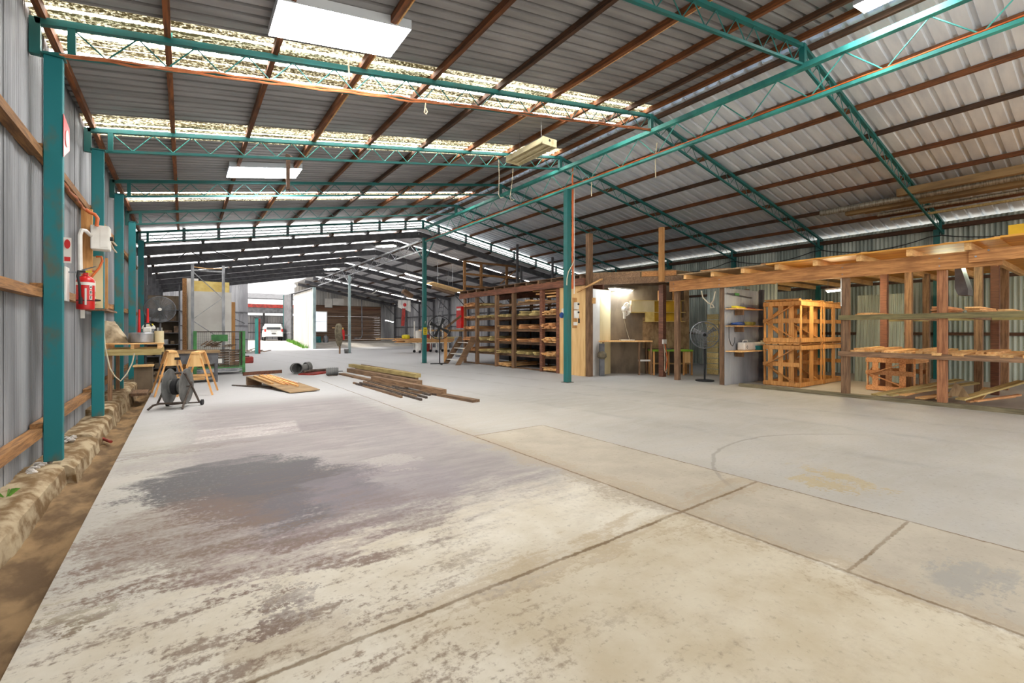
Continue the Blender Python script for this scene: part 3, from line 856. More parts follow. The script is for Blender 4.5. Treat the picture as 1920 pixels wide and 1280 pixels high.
# far walls: girts, posts, braces
for k, z in enumerate((.9, 2.0, 3.1)):
    solo('wall_girt', MB((20.25, 21, z)).box((20.26, 21, z - .05), (20.36, YD, z + .05)), 'steel_dark', f'dark girt on the far right wall, {["lowest", "middle", "highest"][k]} of three', 'girt', 'girts of the far right wall')
    solo('wall_girt', MB((0, YB - .06, z)).box((XL, YB - .1, z - .04), (4.2, YB - .03, z + .04)), 'steel_dark', f'dark girt on the end wall left of the doorway, {["lowest", "middle", "highest"][k]} of three', 'girt', 'girts of the end wall')
for k, y in enumerate((24.4, 27.8, 31.2, 34.5, 38.0, 41.3, 44.7, 48.2, 51.6)):
    t = thing('wall_post', f'dark steel post on the far right wall, {ORD[k]} past the gable', 'post', (20.2, y, 0), group='posts of the far right wall')
    MB((20.2, y, 0)).box((20.12, y - .08, 0), (20.28, y + .08, 4.6)).build('shaft', 'steel_dark', t)
    MB((20.2, y, 0)).bar((20.15, y, 3.5), (18.9, y, zf(18.9) - .42), .06, .06).build('knee_brace', 'steel_dark', t)
MBd = MB((1, YB - .1, 3)); MBd.bar((.5, YB - .12, 3.9), (4.0, YB - .12, 2.2), .05, .06)
solo('wall_brace', MBd, 'steel_dark', 'diagonal brace on the end wall left of the doorway', 'brace')

# ================================================================== LEFT SIDE
# red fire location sign bent round the foremost post
t = thing('fire_sign', 'red bent fire location sign high on the foremost wall post', 'sign', (-1.13, 7.25, 3.85))
o = t.location
a = FX(119, 209, -1.12); 
sg = MB(o)
y0_, y1_ = 7.27, 7.42
sg.prism([(-1.126, 7.25, 4.1), (-1.098, 7.4, 3.98), (-1.098, 7.4, 3.72), (-1.126, 7.25, 3.6)], (.004, -.001, 0))
sg.build('plate', 'red', t)
mk = MB(o)
cx, cy, cz = -1.106, 7.33, 3.84
mk.prism([Vector((cx, cy, cz)) + Vector((.18, .98, 0)) * (.04 * math.cos(k * math.pi / 8)) + Vector((0, 0, .1 * math.sin(k * math.pi / 8))) for k in range(16)], (.004, -.001, 0))
mk.build('white_mark', 'white', t)
# small extinguisher sign lower down
t = thing('extinguisher_sign', 'small red and white sign above the fire extinguisher', 'sign', (-1.13, 7.3, 2.6))
o = t.location
za, zb_ = FX(118, 443, -1.12).z, FX(118, 491, -1.12).z
MB(o).box((-1.125, 7.262, zb_), (-1.06, 7.268, za)).build('plate', 'white', t)
mk = MB(o); mk.prism([(-1.093 + .026 * math.cos(k * math.pi / 8), 7.261, za - .075 + .055 * math.sin(k * math.pi / 8)) for k in range(16)], (0, -.003, 0)); mk.build('red_disc', 'red', t)
MB(o).box((-1.118, 7.259, zb_ + .02), (-1.068, 7.262, zb_ + .07)).build('red_panel', 'red', t)
# fire extinguisher
def extinguisher():
    cx_, cy_, zb0 = -.97, 7.5, FX(145, 578, -.97).z
    t = thing('fire_extinguisher', 'red fire extinguisher with white band hanging beside the foremost wall post', 'fire extinguisher', (cx_, cy_, zb0))
    o = t.location; c = V(cx_, cy_, zb0)
    MB(o).lathe(c, [(.05, 0), (.082, .01), (.085, .03), (.085, .35), (.075, .385), (.045, .41), (.028, .42), (.026, .45)], 22).build('cylinder', 'red', t, smooth=True)
    MB(o).lathe(c, [(.0862, .30), (.0862, .335)], 22).build('white_band', 'white', t, smooth=True)
    MB(o).lathe(c, [(.0862, .11), (.0862, .12)], 22).build('strap', 'black', t)
    v_ = MB(o); v_.cyl(c + V(0, 0, .45), c + V(0, 0, .49), .022, 10); v_.cyl(c + V(0, 0, .47), c + V(.04, -.03, .47), .011, 8)
    v_.build('valve', 'steel', t)
    MB(o).bar(c + V(-.03, 0, .485), c + V(.1, -.06, .53), .02, .008).build('lever', 'steel', t)
    MB(o).bar(c + V(-.02, 0, .465), c + V(.09, -.06, .475), .02, .008).build('carry_handle', 'red', t)
    h = MB(o); h.tube([c + V(0, -.03, .465), c + V(-.05, -.09, .46), c + V(-.055, -.105, .40), c + V(-.04, -.1, .3), c + V(-.035, -.098, .16), c + V(-.03, -.098, .1)], .013, 8); h.cyl(c + V(-.03, -.098, .15), c + V(-.03, -.098, .07), .019, 10)
    h.build('hose', 'black', t, smooth=True)
    MB(o).box(c + V(.03, -.06, .465) - V(.02, .004, .012), c + V(.03, -.06, .465) + V(.035, .004, .01)).build('tamper_tag', 'yellow', t)
    lb = MB(o)
    def lab(u, v):
        a = -2.0 + 1.25 * u
        return c + V(.0868 * math.cos(a), .0868 * math.sin(a), .04 + .24 * v)
    lb.grid(lab, 8, 1)
    # lettering patch panels
    for k, ch in enumerate('ABE'):
        sq = MB(o); a0 = -1.02
        def patch(u, v, k=k):
            a = a0 + .34 * u
            return c + V(.0875 * math.cos(a), .0875 * math.sin(a), .25 - .062 * k + .05 * v)
        sq.grid(patch, 4, 1); sq.build('letter_panel', 'white', t)
        am = a0 + .17
        text_mesh('letter', ch, .048, 'black', t, c + V(.0885 * math.cos(am), .0885 * math.sin(am), .275 - .062 * k) - o, (math.pi / 2, 0, am + math.pi / 2))
    sq = MB(o)
    def strip_(u, v):
        a = -1.52 + .2 * u
        return c + V(.0875 * math.cos(a), .0875 * math.sin(a), .06 + .2 * v)
    sq.grid(strip_, 3, 1); sq.build('instruction_label', 'white_board', t)
    MB(o).box((-1.13, 7.335, zb0 + .1), (-1.118, 7.55, zb0 + .5)).build('wall_bracket', 'white', t)
    MB(o).box((-1.12, 7.48, zb0 + .44), (-.97, 7.51, zb0 + .46)).build('hook', 'steel', t)
    MB(o).box((-1.01, 7.46, zb0 - .1), (-.97, 7.464, zb0 + .002)).build('service_tag', 'white', t)
extinguisher()
# conduit, meter box, backing board
Yb = 9.95
b0, b1 = FY(169, 466, Yb), FY(205, 424, Yb)
t = thing('meter_box', 'light grey switch box with a black dial on the left wall', 'electrical box', (b0.x, Yb, b0.z))
o = t.location
MB(o).box((b0.x, Yb, b0.z), (b1.x, Yb + .24, b1.z)).build('case', 'white', t, bevel=.012)
MB(o).cyl((b1.x, Yb + .1, b0.z + .2), (b1.x + .035, Yb + .1, b0.z + .2), .035, 12).build('dial', 'black', t)
MB(o).box((b0.x + .12, Yb - .006, b0.z + .04), (b1.x - .02, Yb, b1.z - .02)).build('door', 'white', t)
c0 = FY(151, 508, 9.6)
mb_ = MB(c0); mb_.tube([c0, FY(150, 470, 9.6), FY(150, 440, 9.6), FY(153, 431, 9.6), FY(160, 432, 9.7), FY(170, 441, 9.95)], .028, 8)
solo('conduit', mb_, 'white', 'bent white conduit rising behind the extinguisher to the switch box', 'pipe', smooth=True)
a, b = FY(166, 578, 10.2), FY(166, 392, 10.2)
mb_ = MB(a); mb_.box((-1.37, 10.18, a.z), (b.x + .05, 10.24, b.z)); solo('wall_batten', mb_, 'pine_z', 'upright timber batten behind the grey switch box', 'batten')
a, b = FY(173, 577, 10.28), FY(193, 482, 10.28)
t = thing('outlet_board', 'cream board with two outlets below the grey switch box', 'electrical board', (a.x, 10.28, a.z)); o = t.location
MB(o).box((a.x, 10.27, a.z), (b.x, 10.3, b.z)).build('board', 'cream_board', t)
for k, (y0p, y1p, xp0, xp1) in enumerate(((527, 547, 169, 179), (556, 569, 169, 179))):
    q0, q1 = FY(xp0, y1p, 10.24), FY(xp1, y0p, 10.24)
    ob = MB(o).box((q0.x, 10.22, q0.z), (q1.x, 10.27, q1.z)).build('outlet', 'white', t)
q = FY(183, 563, 10.2)
MB(o).cyl(q + V(-.06, 0, 0), q + V(.04, 0, 0), .025, 8, .012).build('plug', 'black', t)
pts = [FY(x, y, 10.15) for x, y in ((180, 481), (190, 481), (192, 489), (186, 502), (175, 515), (166, 526), (160, 538))]
mb_ = MB(pts[0]); mb_.tube(pts, .017, 8); solo('power_cable', mb_, 'orange', 'thick orange cable curving over the cream outlet board', 'cable', smooth=True)
pts = [FY(x, y, 9.9) for x, y in ((160, 392), (168, 398), (178, 402), (183, 409), (181, 424))]
mb_ = MB(pts[0]); mb_.tube(pts, .026, 8); solo('power_cable', mb_, 'orange', 'orange cable bundle entering the top of the grey switch box', 'cable', smooth=True)
a, b = FX(120, 342, -1.27), FX(160, 394, -1.27)
mb_ = MB(a); mb_.tube(wav(a, b, 8, .015, 3), .018, 6); solo('power_cable', mb_, 'orange_dull', 'dusty orange cable lying along the upper girt', 'cable')
a, b = FY(197, 580, 11.9), FY(202, 484, 11.9)
mb_ = MB(a); mb_.box((a.x, 11.9, a.z), (b.x, 11.96, b.z)); solo('wall_batten', mb_, 'pine_z', 'pale upright batten right of the cream outlet board', 'batten')
mb_ = MB((-1.2, 10.4, FY(190, 579, 10.3).z))
zz = FY(190, 579, 10.3).z; mb_.box((-1.36, 10.1, zz - .03), (-1.05, 11.6, zz)); solo('wall_shelf', mb_, 'old_y', 'narrow shelf board under the cream outlet board', 'shelf')
pts = [FY(x, y, 10.9) for x, y in ((193, 572), (194, 610), (197, 650), (206, 690), (215, 705), (226, 714), (238, 700), (248, 680), (252, 662))]
mb_ = MB(pts[0]); mb_.tube(pts, .012, 6); solo('power_cable', mb_, 'whitecable', 'grey lead hanging in a loop below the timber bench', 'cable')
for k, (pa, pb) in enumerate((((203, 440), (218, 460)), ((205, 452), (218, 473)))):
    a, b = FX(*pa, -1.2), FX(*pb, -1.25); mb_ = MB(a); mb_.tube([a, a.lerp(b, .5) - V(0, 0, .03), b], .02, 6)
    solo('conduit', mb_, 'whitecable', f'{["upper", "lower"][k]} pale conduit running from the switch box to the third post', 'pipe')

# pallet bench against the wall
by0, by1 = 12.0, 13.5
q0, q1 = FY(196, 665, by0), FY(303, 643, by0)
t = thing('timber_bench', 'pallet-like timber bench top on the left wall', 'bench', (-.85, by0, 0)); o = t.location
xa, xb, zt_, zu = -1.34, q1.x, q1.z, q0.z
zu = zt_ - .24
for k in range(6):
    yy = by0 + k * .25; MB(o).box((xa, yy, zt_ - .022), (xb + (.04 if k == 0 else 0), yy + .225, zt_)).build('top_board', 'pine', t)
for k, xx in enumerate((xa + .02, (xa + xb) / 2 - .02, xb - .07)): MB(o).box((xx, by0 + .01, zt_ - .115), (xx + .055, by1, zt_ - .022)).build('bearer', 'pine', t)
MB(o).box((xa, by0 - .0, zu), (xb + .0, by0 + .05, zt_ - .115)).build('front_rail', 'pine_green', t)
MB(o).box((xa, by1 - .05, zu), (xb, by1, zt_ - .115)).build('back_rail', 'pine_green', t)
for (xx, yy) in ((xa + .1, by0 + .1), (xa + .1, by1 - .1)): MB(o).box((xx, yy, 0 if xx > -.6 else .2), (xx + .07, yy + .05, zu)).build('leg', 'old_z', t)
ZB = zt_
# things on the bench
def blobmesh(c, rx, ry, rz, seed, nu=14, nv=9, rough=.12, flat=True):
    rr = random.Random(seed); ns = [[rr.uniform(1 - rough, 1 + rough) for _ in range(nu)] for _ in range(nv + 1)]
    m_ = MB(c); vs_ = []
    for j in range(nv + 1):
        th = math.pi * j / nv
        for i in range(nu):
            ph = 2 * math.pi * i / nu; k = ns[j][i] if 0 < j < nv else 1
            z = math.cos(th) * rz * k
            vs_.append(Vector(c) + V(math.sin(th) * math.cos(ph) * rx * k, math.sin(th) * math.sin(ph) * ry * k, max(z, -rz * .98) + rz))
    m_.add(vs_, [(j * nu + i, j * nu + (i + 1) % nu, (j + 1) * nu + (i + 1) % nu, (j + 1) * nu + i) for j in range(nv) for i in range(nu)])
    return m_
def sackmesh(px0, px1, ptop, y):
    a = FY(px0, 640, y); b = FY(px1, 640, y); top = FY(px0, ptop, y).z
    m_ = MB((a.x, y, ZB)); h = top - ZB; L = b.x - a.x
    rr = random.Random(4); vs_ = []
    nu, nv = 10, 8
    for j in range(nv + 1):
        v = j / nv
        for i in range(nu + 1):
            u = i / nu
            prof = h * (1 - u * .18 if u < .35 else .94 * (1 - (u - .35) / .65) ** .9 + .06)
            yy = y + .42 * v
            z = ZB + .004 + prof * math.sin(math.pi * min(1, max(0, v * 1.0))) ** .45 * (1 + rr.uniform(-.06, .06))
            vs_.append((a.x + L * u + rr.uniform(-.012, .012), yy, z))
    w1 = nu + 1
    m_.add(vs_, [(j * w1 + i, j * w1 + i + 1, (j + 1) * w1 + i + 1, (j + 1) * w1 + i) for j in range(nv) for i in range(nu)])
    base = [(a.x, y, ZB), (b.x, y, ZB), (b.x, y + .42, ZB), (a.x, y + .42, ZB)]
    m_.add([vs_[0], vs_[nu], (b.x, y + .42, ZB + .002), (a.x, y + .42, ZB + .002)], [(3, 2, 1, 0)])
    return m_
solo('sack', sackmesh(194, 240, 600, 12.45), 'sack', 'dirty white slumped sack on the timber bench', 'sack', smooth=True)
def tray(pa, pb, top, y0_, dep, name, m, lab, cat):
    a, b = FY(pa, 640, y0_), FY(pb, 640, y0_); z1 = FY(pa, top, y0_).z
    mb_ = MB((a.x, y0_, ZB)); th = .012
    x0_, x1_, y1_ = a.x, b.x, y0_ + dep
    mb_.box((x0_, y0_, ZB), (x1_, y1_, ZB + th)); mb_.box((x0_, y0_, ZB), (x1_, y0_ + th, z1)); mb_.box((x0_, y1_ - th, ZB), (x1_, y1_, z1)); mb_.box((x0_, y0_, ZB), (x0_ + th, y1_, z1)); mb_.box((x1_ - th, y0_, ZB), (x1_, y1_, z1))
    return solo(name, mb_, m, lab, cat)
c_ = FY(264, 640, 12.35); r_ = FY(289, 640, 12.35).x - c_.x; z1 = FY(264, 623, 12.35).z
mb_ = MB((c_.x, 12.35, ZB)); mb_.lathe((c_.x, 12.35 + r_, ZB), [(r_ * .9, 0), (r_, .02), (r_, z1 - ZB - .02), (r_ * .9, z1 - ZB), (r_ * .8, z1 - ZB - .005)], 20)
solo('metal_drum', mb_, 'steel', 'shallow round silver drum on the timber bench', 'drum', smooth=True)
c_ = FY(298, 640, 12.5); r_ = .065; z1b = FY(298, 620, 12.5).z
mb_ = MB((c_.x, 12.5, ZB)); mb_.lathe((c_.x, 12.57, ZB), [(r_ * 1.3, 0), (r_ * 1.3, z1b - ZB), (r_ * 1.15, z1b - ZB), (r_ * 1.1, z1b - ZB - .02)], 16)
solo('tin', mb_, 'cream', 'dented cream tin at the right end of the timber bench', 'tin', smooth=True)
c_ = V(FY(276, 620, 12.62).x, 12.62, z1)
t = thing('power_saw', 'white and grey circular saw sitting on the silver drum', 'saw', c_); o = t.location
MB(o).box(c_ + V(-.07, -.06, 0), c_ + V(.07, .06, .11)).build('motor', 'white', t, bevel=.015)
g_ = MB(o); g_.prism([c_ + V(.02 + .12 * math.cos(math.pi * k / 12), .09, .08 + .12 * math.sin(math.pi * k / 12)) for k in range(13)], (0, .05, 0)); g_.build('blade_guard', 'white', t)
g_ = MB(o); g_.cyl(c_ + V(.02, .115, .09), c_ + V(.02, .119, .09), .105, 24); g_.build('blade', 'steel', t)
g_ = MB(o); g_.tube([c_ + V(-.04, 0, .11), c_ + V(-.03, 0, .19), c_ + V(.05, 0, .2), c_ + V(.08, 0, .13)], .018, 8); g_.build('handle', 'black', t)
MB(o).box(c_ + V(.03, .085, .15), c_ + V(.1, .09, .19)).build('warning_label', 'yellow', t)
# red-handled tools behind the bench
for k, (px, py0, py1) in enumerate(((261, 612, 580), (277, 612, 578))):
    a, b = FY(px, py0, 13.2), FY(px, py1, 13.2); a.z = ZB
    mb_ = MB(a); mb_.cyl(a, b, .035, 10, .018); solo('traffic_cone', mb_, 'red', f'narrow red cone standing on the bench, {["left", "right"][k]} one of two', 'cone', smooth=True)
# boxes under the bench
a, b = FY(251, 715, 15.7), FY(286, 684, 15.7)
t = thing('carton', 'open carton with a flat lid under the timber bench', 'box', (a.x, 15.7, 0.0)); o = t.location
MB(o).box((a.x, 15.7, 0.0), (b.x, 16.1, b.z - .04)).build('body', 'dark_ply', t); MB(o).box((a.x - .02, 15.65, b.z - .04), (b.x + .02, 16.15, b.z)).build('lid', 'ply', t)
solo('timber_offcut', MB((-.95, 13.9, .0)).box((-1.0, 13.5, .1), (-.7, 14.4, .16)), 'old_y', 'short board lying across the drain below the bench', 'board')

# folding saw horses
def sawhorse(cx_, cy_, L, H, rz, lab, spread=.36):
    t = thing('saw_horse', lab, 'saw horse', (cx_, cy_, 0), rz, 'timber saw horses')
    Z = Vector
    MB().box((-.08, -L / 2, H - .04), (.08, L / 2, H)).build('top_board', 'pine', t)
    for sx in (-1, 1):
        for sy in (-1, 1):
            m_ = MB(); m_.bar((sx * .07, sy * L * .42, H - .03), (sx * spread, sy * L * .5, 0.0), .075, .035, (1, 0, 0)); m_.build('leg', 'pine_z', t)
    for sy in (-1, 1):
        m_ = MB(); m_.prism([(-.1, sy * L * .44, H - .04), (.1, sy * L * .44, H - .04), (.19, sy * L * .46, H - .36), (-.19, sy * L * .46, H - .36)], (0, .02 * sy, 0)); m_.build('gusset', 'ply', t)
        m_ = MB(); m_.bar((-.2, sy * L * .475, .42), (.2, sy * L * .475, .42), .02, .07); m_.build('spreader', 'pine', t)
    return t
sawhorse(-.27, 14.45, 1.0, 1.1, .1, 'left pine saw horse, behind the cable reel')
sawhorse(.3, 14.1, 1.0, 1.08, -.16, 'right pine saw horse, between the cable reel and the mesh cage')
t = thing('broom_head', 'dark brush hanging between the two saw horses', 'brush', FY(333, 672, 14.0)); o = t.location
MB(o).box(o + V(-.06, -.03, -.03), o + V(.06, .03, .03)).build('stock', 'black', t)
MB(o).bar(o + V(0, 0, -.03), o + V(0, 0, -.14), .1, .03).build('bristles', 'old_z', t)

# cable reel on its tubular stand
t = thing('cable_reel', 'grey two-disc cable reel on a bent tubular floor stand', 'reel', (-.1, 11.75, 0), math.radians(-20))
rc_ = V(0, 0, .44)
for sx in (-1, 1):
    d_ = MB(); d_.lathe(V(sx * .15 - .006, 0, .44), [(.02, 0), (.37, 0), (.375, .006), (.37, .012), (.02, .012)], 28, (1, 0, 0)); d_.build('disc', 'grey', t, smooth=True)
MB().cyl((-.14, 0, .44), (.14, 0, .44), .14, 20).build('hub', 'grey', t, smooth=True)
MB().lathe((-.1, 0, .44), [(.14, 0), (.17, .02), (.17, .1), (.14, .12)], 20, (1, 0, 0)).build('wound_cable', 'black', t, smooth=True)
MB().cyl((-.24, 0, .44), (.26, 0, .44), .018, 8).build('axle', 'iron', t)
fr = MB(); fr.tube([(-.42, -.28, .015), (-.33, -.27, .1), (-.22, -.26, .13), (.1, -.24, .13), (.22, -.23, .13)], .02, 8); fr.build('base_tube', 'iron', t, smooth=True)
fr = MB(); fr.tube([(.2, -.34, .015), (.2, -.28, .1), (.22, -.1, .34), (.23, .0, .46), (.23, .05, .52)], .02, 8); fr.build('front_strut', 'iron', t, smooth=True)
fr = MB(); fr.tube([(.02, -.2, .72), (.1, -.19, .74), (.18, -.15, .72), (.24, 0, .46), (.3, .22, .1), (.31, .25, .06)], .02, 8); fr.build('handle_tube', 'iron', t, smooth=True)
fr = MB(); fr.tube([(-.24, 0, .46), (-.25, -.12, .28), (-.26, -.26, .13)], .02, 8); fr.build('back_strut', 'iron', t, smooth=True)
fr = MB(); fr.tube([(-.26, .26, .03), (0, .27, .05), (.31, .25, .06)], .016, 8); fr.build('rear_tube', 'iron', t, smooth=True)
for sx in (-.29, .35):
    MB().cyl((sx - .02, .26, .06), (sx + .02, .26, .06), .06, 14).build('wheel', 'black', t)
solo('stick', MB(FZ(192, 824, -.1)).cyl(FZ(186, 820, -.1), FZ(208, 828, -.1), .022, 8), 'red_dull', 'short red-brown stick lying in the drain', 'stick')

# dark bench behind the saw horses
t = thing('steel_bench', 'dark steel bench with a brown board top behind the saw horses', 'bench', (.3, 17.2, 0)); o = t.location
q0, q1 = FY(326, 662, 16.8), FY(413, 655, 16.8)
MB(o).box((q0.x, 16.8, q0.z - .02), (q1.x, 17.8, q0.z + .05)).build('top', 'ply_floor', t)
MB(o).box((q0.x + .05, 16.86, q0.z - .34), (q1.x - .05, 17.75, q0.z - .02)).build('drawer_case', 'steel_dark', t)
for xx in (q0.x + .06, q1.x - .12):
    for yy in (16.87, 17.66): MB(o).box((xx, yy, 0), (xx + .06, yy + .06, q0.z - .34)).build('leg', 'steel_dark', t)
MB(o).box((q0.x + .08, 16.95, .12), (q1.x - .08, 17.7, .15)).build('lower_shelf', 'steel', t)
solo('board', MB((q0.x + .2, 16.9, q0.z + .05)).box((q0.x + .1, 16.85, q0.z + .05), (q0.x + .8, 17.4, q0.z + .075)), 'old_x', 'flat brown board lying on the dark steel bench', 'board')

# pedestal fan with big round guard, seen from behind
q = FY(300, 580, 18)
t = thing('pedestal_fan', 'large round grey pedestal fan beside the left wall', 'fan', (q.x, 18, 0)); o = t.location
g_ = MB(o); R0 = .4
for k in range(20): 
    rr_ = R0 * (k + 1) / 20; g_.tube([q + V(rr_ * math.cos(a_ * math.pi / 14), -.03 - .06 * (1 - (rr_ / R0) ** 2), rr_ * math.sin(a_ * math.pi / 14)) for a_ in range(28)], .005 if k < 19 else .014, 4, closed=True)
for k in range(28): 
    a_ = k * math.pi / 14; g_.tube([q + V(.05 * math.cos(a_), -.09, .05 * math.sin(a_)), q + V(R0 * .6 * math.cos(a_), -.07, R0 * .6 * math.sin(a_)), q + V(R0 * math.cos(a_), -.03, R0 * math.sin(a_))], .003, 3)
g_.build('guard', 'steel', t)
for k in range(4):
    b_ = MB(o); a_ = k * math.pi / 2 + .4; u_ = V(math.cos(a_), 0, math.sin(a_)); n_ = V(-math.sin(a_), 0, math.cos(a_))
    b_.prism([q + u_ * .05 + n_ * -.03, q + u_ * .3 + n_ * -.09 + V(0, .03, 0), q + u_ * .33 + n_ * .06 - V(0, .02, 0), q + u_ * .05 + n_ * .04], (0, .006, 0)); b_.build('blade', 'grey', t)
MB(o).cyl(q + V(0, -.1, 0), q + V(0, -.085, 0), .05, 14).build('badge', 'white', t)
MB(o).cyl(q + V(0, .02, 0), q + V(0, .2, 0), .1, 14).build('motor', 'black', t)
MB(o).cyl((q.x, 18.1, .05), (q.x, 18.1, q.z - .05), .03, 10).build('pole', 'steel_dark', t)
MB(o).cyl((q.x, 18.1, 0), (q.x, 18.1, .06), .3, 20).build('base', 'steel_dark', t)

# dark pigeon-hole shelving in the back left corner
t = thing('storage_shelf', 'dark shelving full of odds and ends behind the round fan', 'shelf', (-.65, 22.2, 0)); o = t.location
x0_, x1_ = -1.2, FY(338, 600, 22.2).x
for k in range(6): MB(o).box((x0_, 22.0, .15 + k * .45), (x1_, 22.8, .18 + k * .45)).build('shelf_board', 'steel_dark', t)
for xx in (x0_, x1_ - .05):
    for yy in (22.0, 22.75): MB(o).box((xx, yy, 0), (xx + .05, yy + .05, 3.4)).build('upright', 'steel_dark', t)
MB(o).box((x0_, 22.78, 0), (x1_, 22.8, 3.0)).build('back_panel', 'dark_ply', t)
rr = random.Random(12)
for k in range(5):
    x = x0_ + .06
    while x < x1_ - .2:
        wd = rr.uniform(.1, .28); hh = rr.uniform(.08, .3); zz = .18 + k * .45
        lab = 'small dark box on the shelving behind the round fan'
        mt = rr.choice(['junk', 'junk', 'steel_dark', 'steel', 'white_board', 'dark_ply'])
        solo('storage_box', MB((x, 22.05, zz)).box((x, 22.05, zz), (x + wd, 22.05 + rr.uniform(.2, .5), zz + hh)), mt, 'small box or part among the clutter on the shelving behind the round fan', 'box', 'clutter on the corner shelving')
        x += wd + rr.uniform(.02, .1)

# boards and racking frame
def upright_board(px0, px1, ptop, y, th, m, name, lab):
    a, b = FY(px0, 640, y), FY(px1, 640, y); zt = FY(px0, ptop, y).z
    return solo(name, MB((a.x, y, 0)).box((a.x, y, 0), (b.x, y + th, zt)), m, lab, 'board')
upright_board(342, 350, 521, 22.35, .9, 'girt', 'brown_panel', 'brown-edged panel standing at the left of the white sheets')
upright_board(346, 372, 521, 22.8, .03, 'white_board', 'sheet', 'tall grey-white sheet just right of the brown-edged panel')
upright_board(362, 430, 526, 22.5, .04, 'pale_yellow', 'yellow_sheet', 'pale yellow sheet showing above the white board')
upright_board(353, 434, 545, 22.38, .06, 'white_board', 'white_board', 'large white board standing behind the racking frame')
upright_board(434, 441, 566, 22.4, .3, 'pine_z', 'timber_length', 'upright timber at the right edge of the white board')
yF = 21.75
t = thing('racking_frame', 'galvanised pallet racking frame standing before the white board', 'racking frame', (FY(362, 690, yF).x, yF, 0)); o = t.location
xa, xb = FY(361, 600, yF).x, FY(419, 600, yF).x; ztop = FY(362, 494, yF).z
for xx in (xa, xb): MB(o).box((xx - .05, yF, 0), (xx + .05, yF + .08, ztop)).build('upright', 'steel', t)
for xx in (xa, xb): MB(o).box((xx - .07, yF - .02, 0), (xx + .07, yF + .1, .01)).build('foot_plate', 'steel', t)
MB(o).box((xa, yF + .02, ztop - .28), (xb, yF + .06, ztop - .22)).build('cross_bar', 'steel', t)
for (za, zb2) in ((ztop - .3, ztop - 1.35), (2.0, 1.2)):
    m_ = MB(o); m_.bar((xa, yF + .04, za), (xb, yF + .04, zb2), .03, .05, (0, 1, 0)); m_.build('brace', 'steel', t)
m_ = MB(o); m_.bar((xa, yF + .04, 2.05), (xb, yF + .04, 2.95), .02, .04, (0, 1, 0)); m_.build('brace', 'steel', t)
m_ = MB(o); m_.tube([(xa, yF + .04, ztop - .12), ((xa + xb) / 2, yF + .04, ztop - .16), (xb, yF + .04, ztop - .12)], .02, 6); m_.build('strap', 'pine', t)

# green mesh cage with offcuts
yc0, yc1 = 19.6, 20.7
xa, xb = FY(366, 690, yc0).x, FY(457, 690, yc0).x; ztop = FY(366, 622, yc0).z
t = thing('mesh_cage', 'green steel mesh cage pallet filled with offcuts', 'cage', ((xa + xb) / 2, yc0, 0)); o = t.location
for (xx, yy) in ((xa, yc0), (xb, yc0), (xa, yc1), (xb, yc1)):
    MB(o).box((xx - .045, yy - .045, 0), (xx + .045, yy + .045, ztop + .03)).build('corner_post', 'green', t)
def mesh_panel(x0, y0, x1, y1, z0, z1, st=.06):
    m_ = MB(o); L = math.hypot(x1 - x0, y1 - y0); n = int(L / st); nz = int((z1 - z0) / st)
    for k in range(n + 1):
        u = k / n; x, y = x0 + (x1 - x0) * u, y0 + (y1 - y0) * u; m_.cyl((x, y, z0), (x, y, z1), .0035, 3, caps=False)
    for k in range(nz + 1):
        z = z0 + (z1 - z0) * k / nz; m_.cyl((x0, y0, z), (x1, y1, z), .0035, 3, caps=False)
    return m_
zm = FY(400, 657, yc0).z
mesh_panel(xa, yc0, xb, yc0, .28, zm).build('front_mesh', 'iron', t)
mesh_panel(xa, yc1, xb, yc1, .28, ztop).build('back_mesh', 'iron', t)
mesh_panel(xa, yc0, xa, yc1, .28, ztop).build('left_mesh', 'iron', t)
mesh_panel(xb, yc0, xb, yc1, .28, ztop).build('right_mesh', 'iron', t)
for (y_, z_) in ((yc0, zm), (yc1, ztop), (yc0, .26), (yc1, .26)):
    MB(o).box((xa, y_ - .02, z_ - .02), (xb, y_ + .02, z_ + .02)).build('rail', 'green' if z_ < .5 else 'iron', t)
MB(o).box((xa, yc0, .2), (xb, yc1, .24)).build('floor_plate', 'steel', t)
MB(o).box((xa, yc0 - .03, .12), (xb, yc0 + .03, .18)).build('skid', 'steel', t)
s0, s1 = FY(385, 683, yc0 - .03), FY(420, 671, yc0 - .03)
MB(o).box((s0.x, yc0 - .012, s0.z), (s1.x, yc0 - .006, s1.z)).build('plate', 'grey', t)
MB(o).box((s0.x + .3, yc0 - .016, s0.z + .03), (s1.x - .06, yc0 - .012, s1.z - .02)).build('paper_label', 'white', t)
s0, s1 = FY(396, 640, yc1 - .03), FY(427, 627, yc1 - .03)
MB(o).box((s0.x, yc1 - .03, s0.z), (s1.x, yc1 - .024, s1.z)).build('back_sign', 'green', t)
rr = random.Random(3)
for k in range(9):
    for j in range(7):
        z = .27 + j * .095; x = xa + .06
        break
for j in range(8):
    for k in range(4):
        x0_ = xa + .08 + k * (xb - xa - .2) / 4; z = .265 + j * .088
        stick('timber_offcut', (x0_, yc0 + rr.uniform(.06, .12), z), (x0_ + (xb - xa - .2) / 4 * .95, yc0 + rr.uniform(.06, .14), z + rr.uniform(-.01, .02)), .05, rr.uniform(.05, .075), 'junk', 'dark timber offcut stacked inside the green mesh cage', 'offcut', 'offcuts in the mesh cage')
for k in range(16):
    x = rr.uniform(xa + .15, xb - .3); y = rr.uniform(yc0 + .15, yc1 - .2); z = .98 + rr.uniform(0, .12)
    a_ = rr.uniform(-1, 1)
    stick('timber_offcut', (x, y, z), (x + .3 * math.cos(a_), y + .25 * math.sin(a_), z + rr.uniform(-.05, .16)), .05, .03, 'junk', 'loose splintered offcut heaped on top in the green mesh cage', 'offcut', 'loose offcuts on top of the mesh cage')

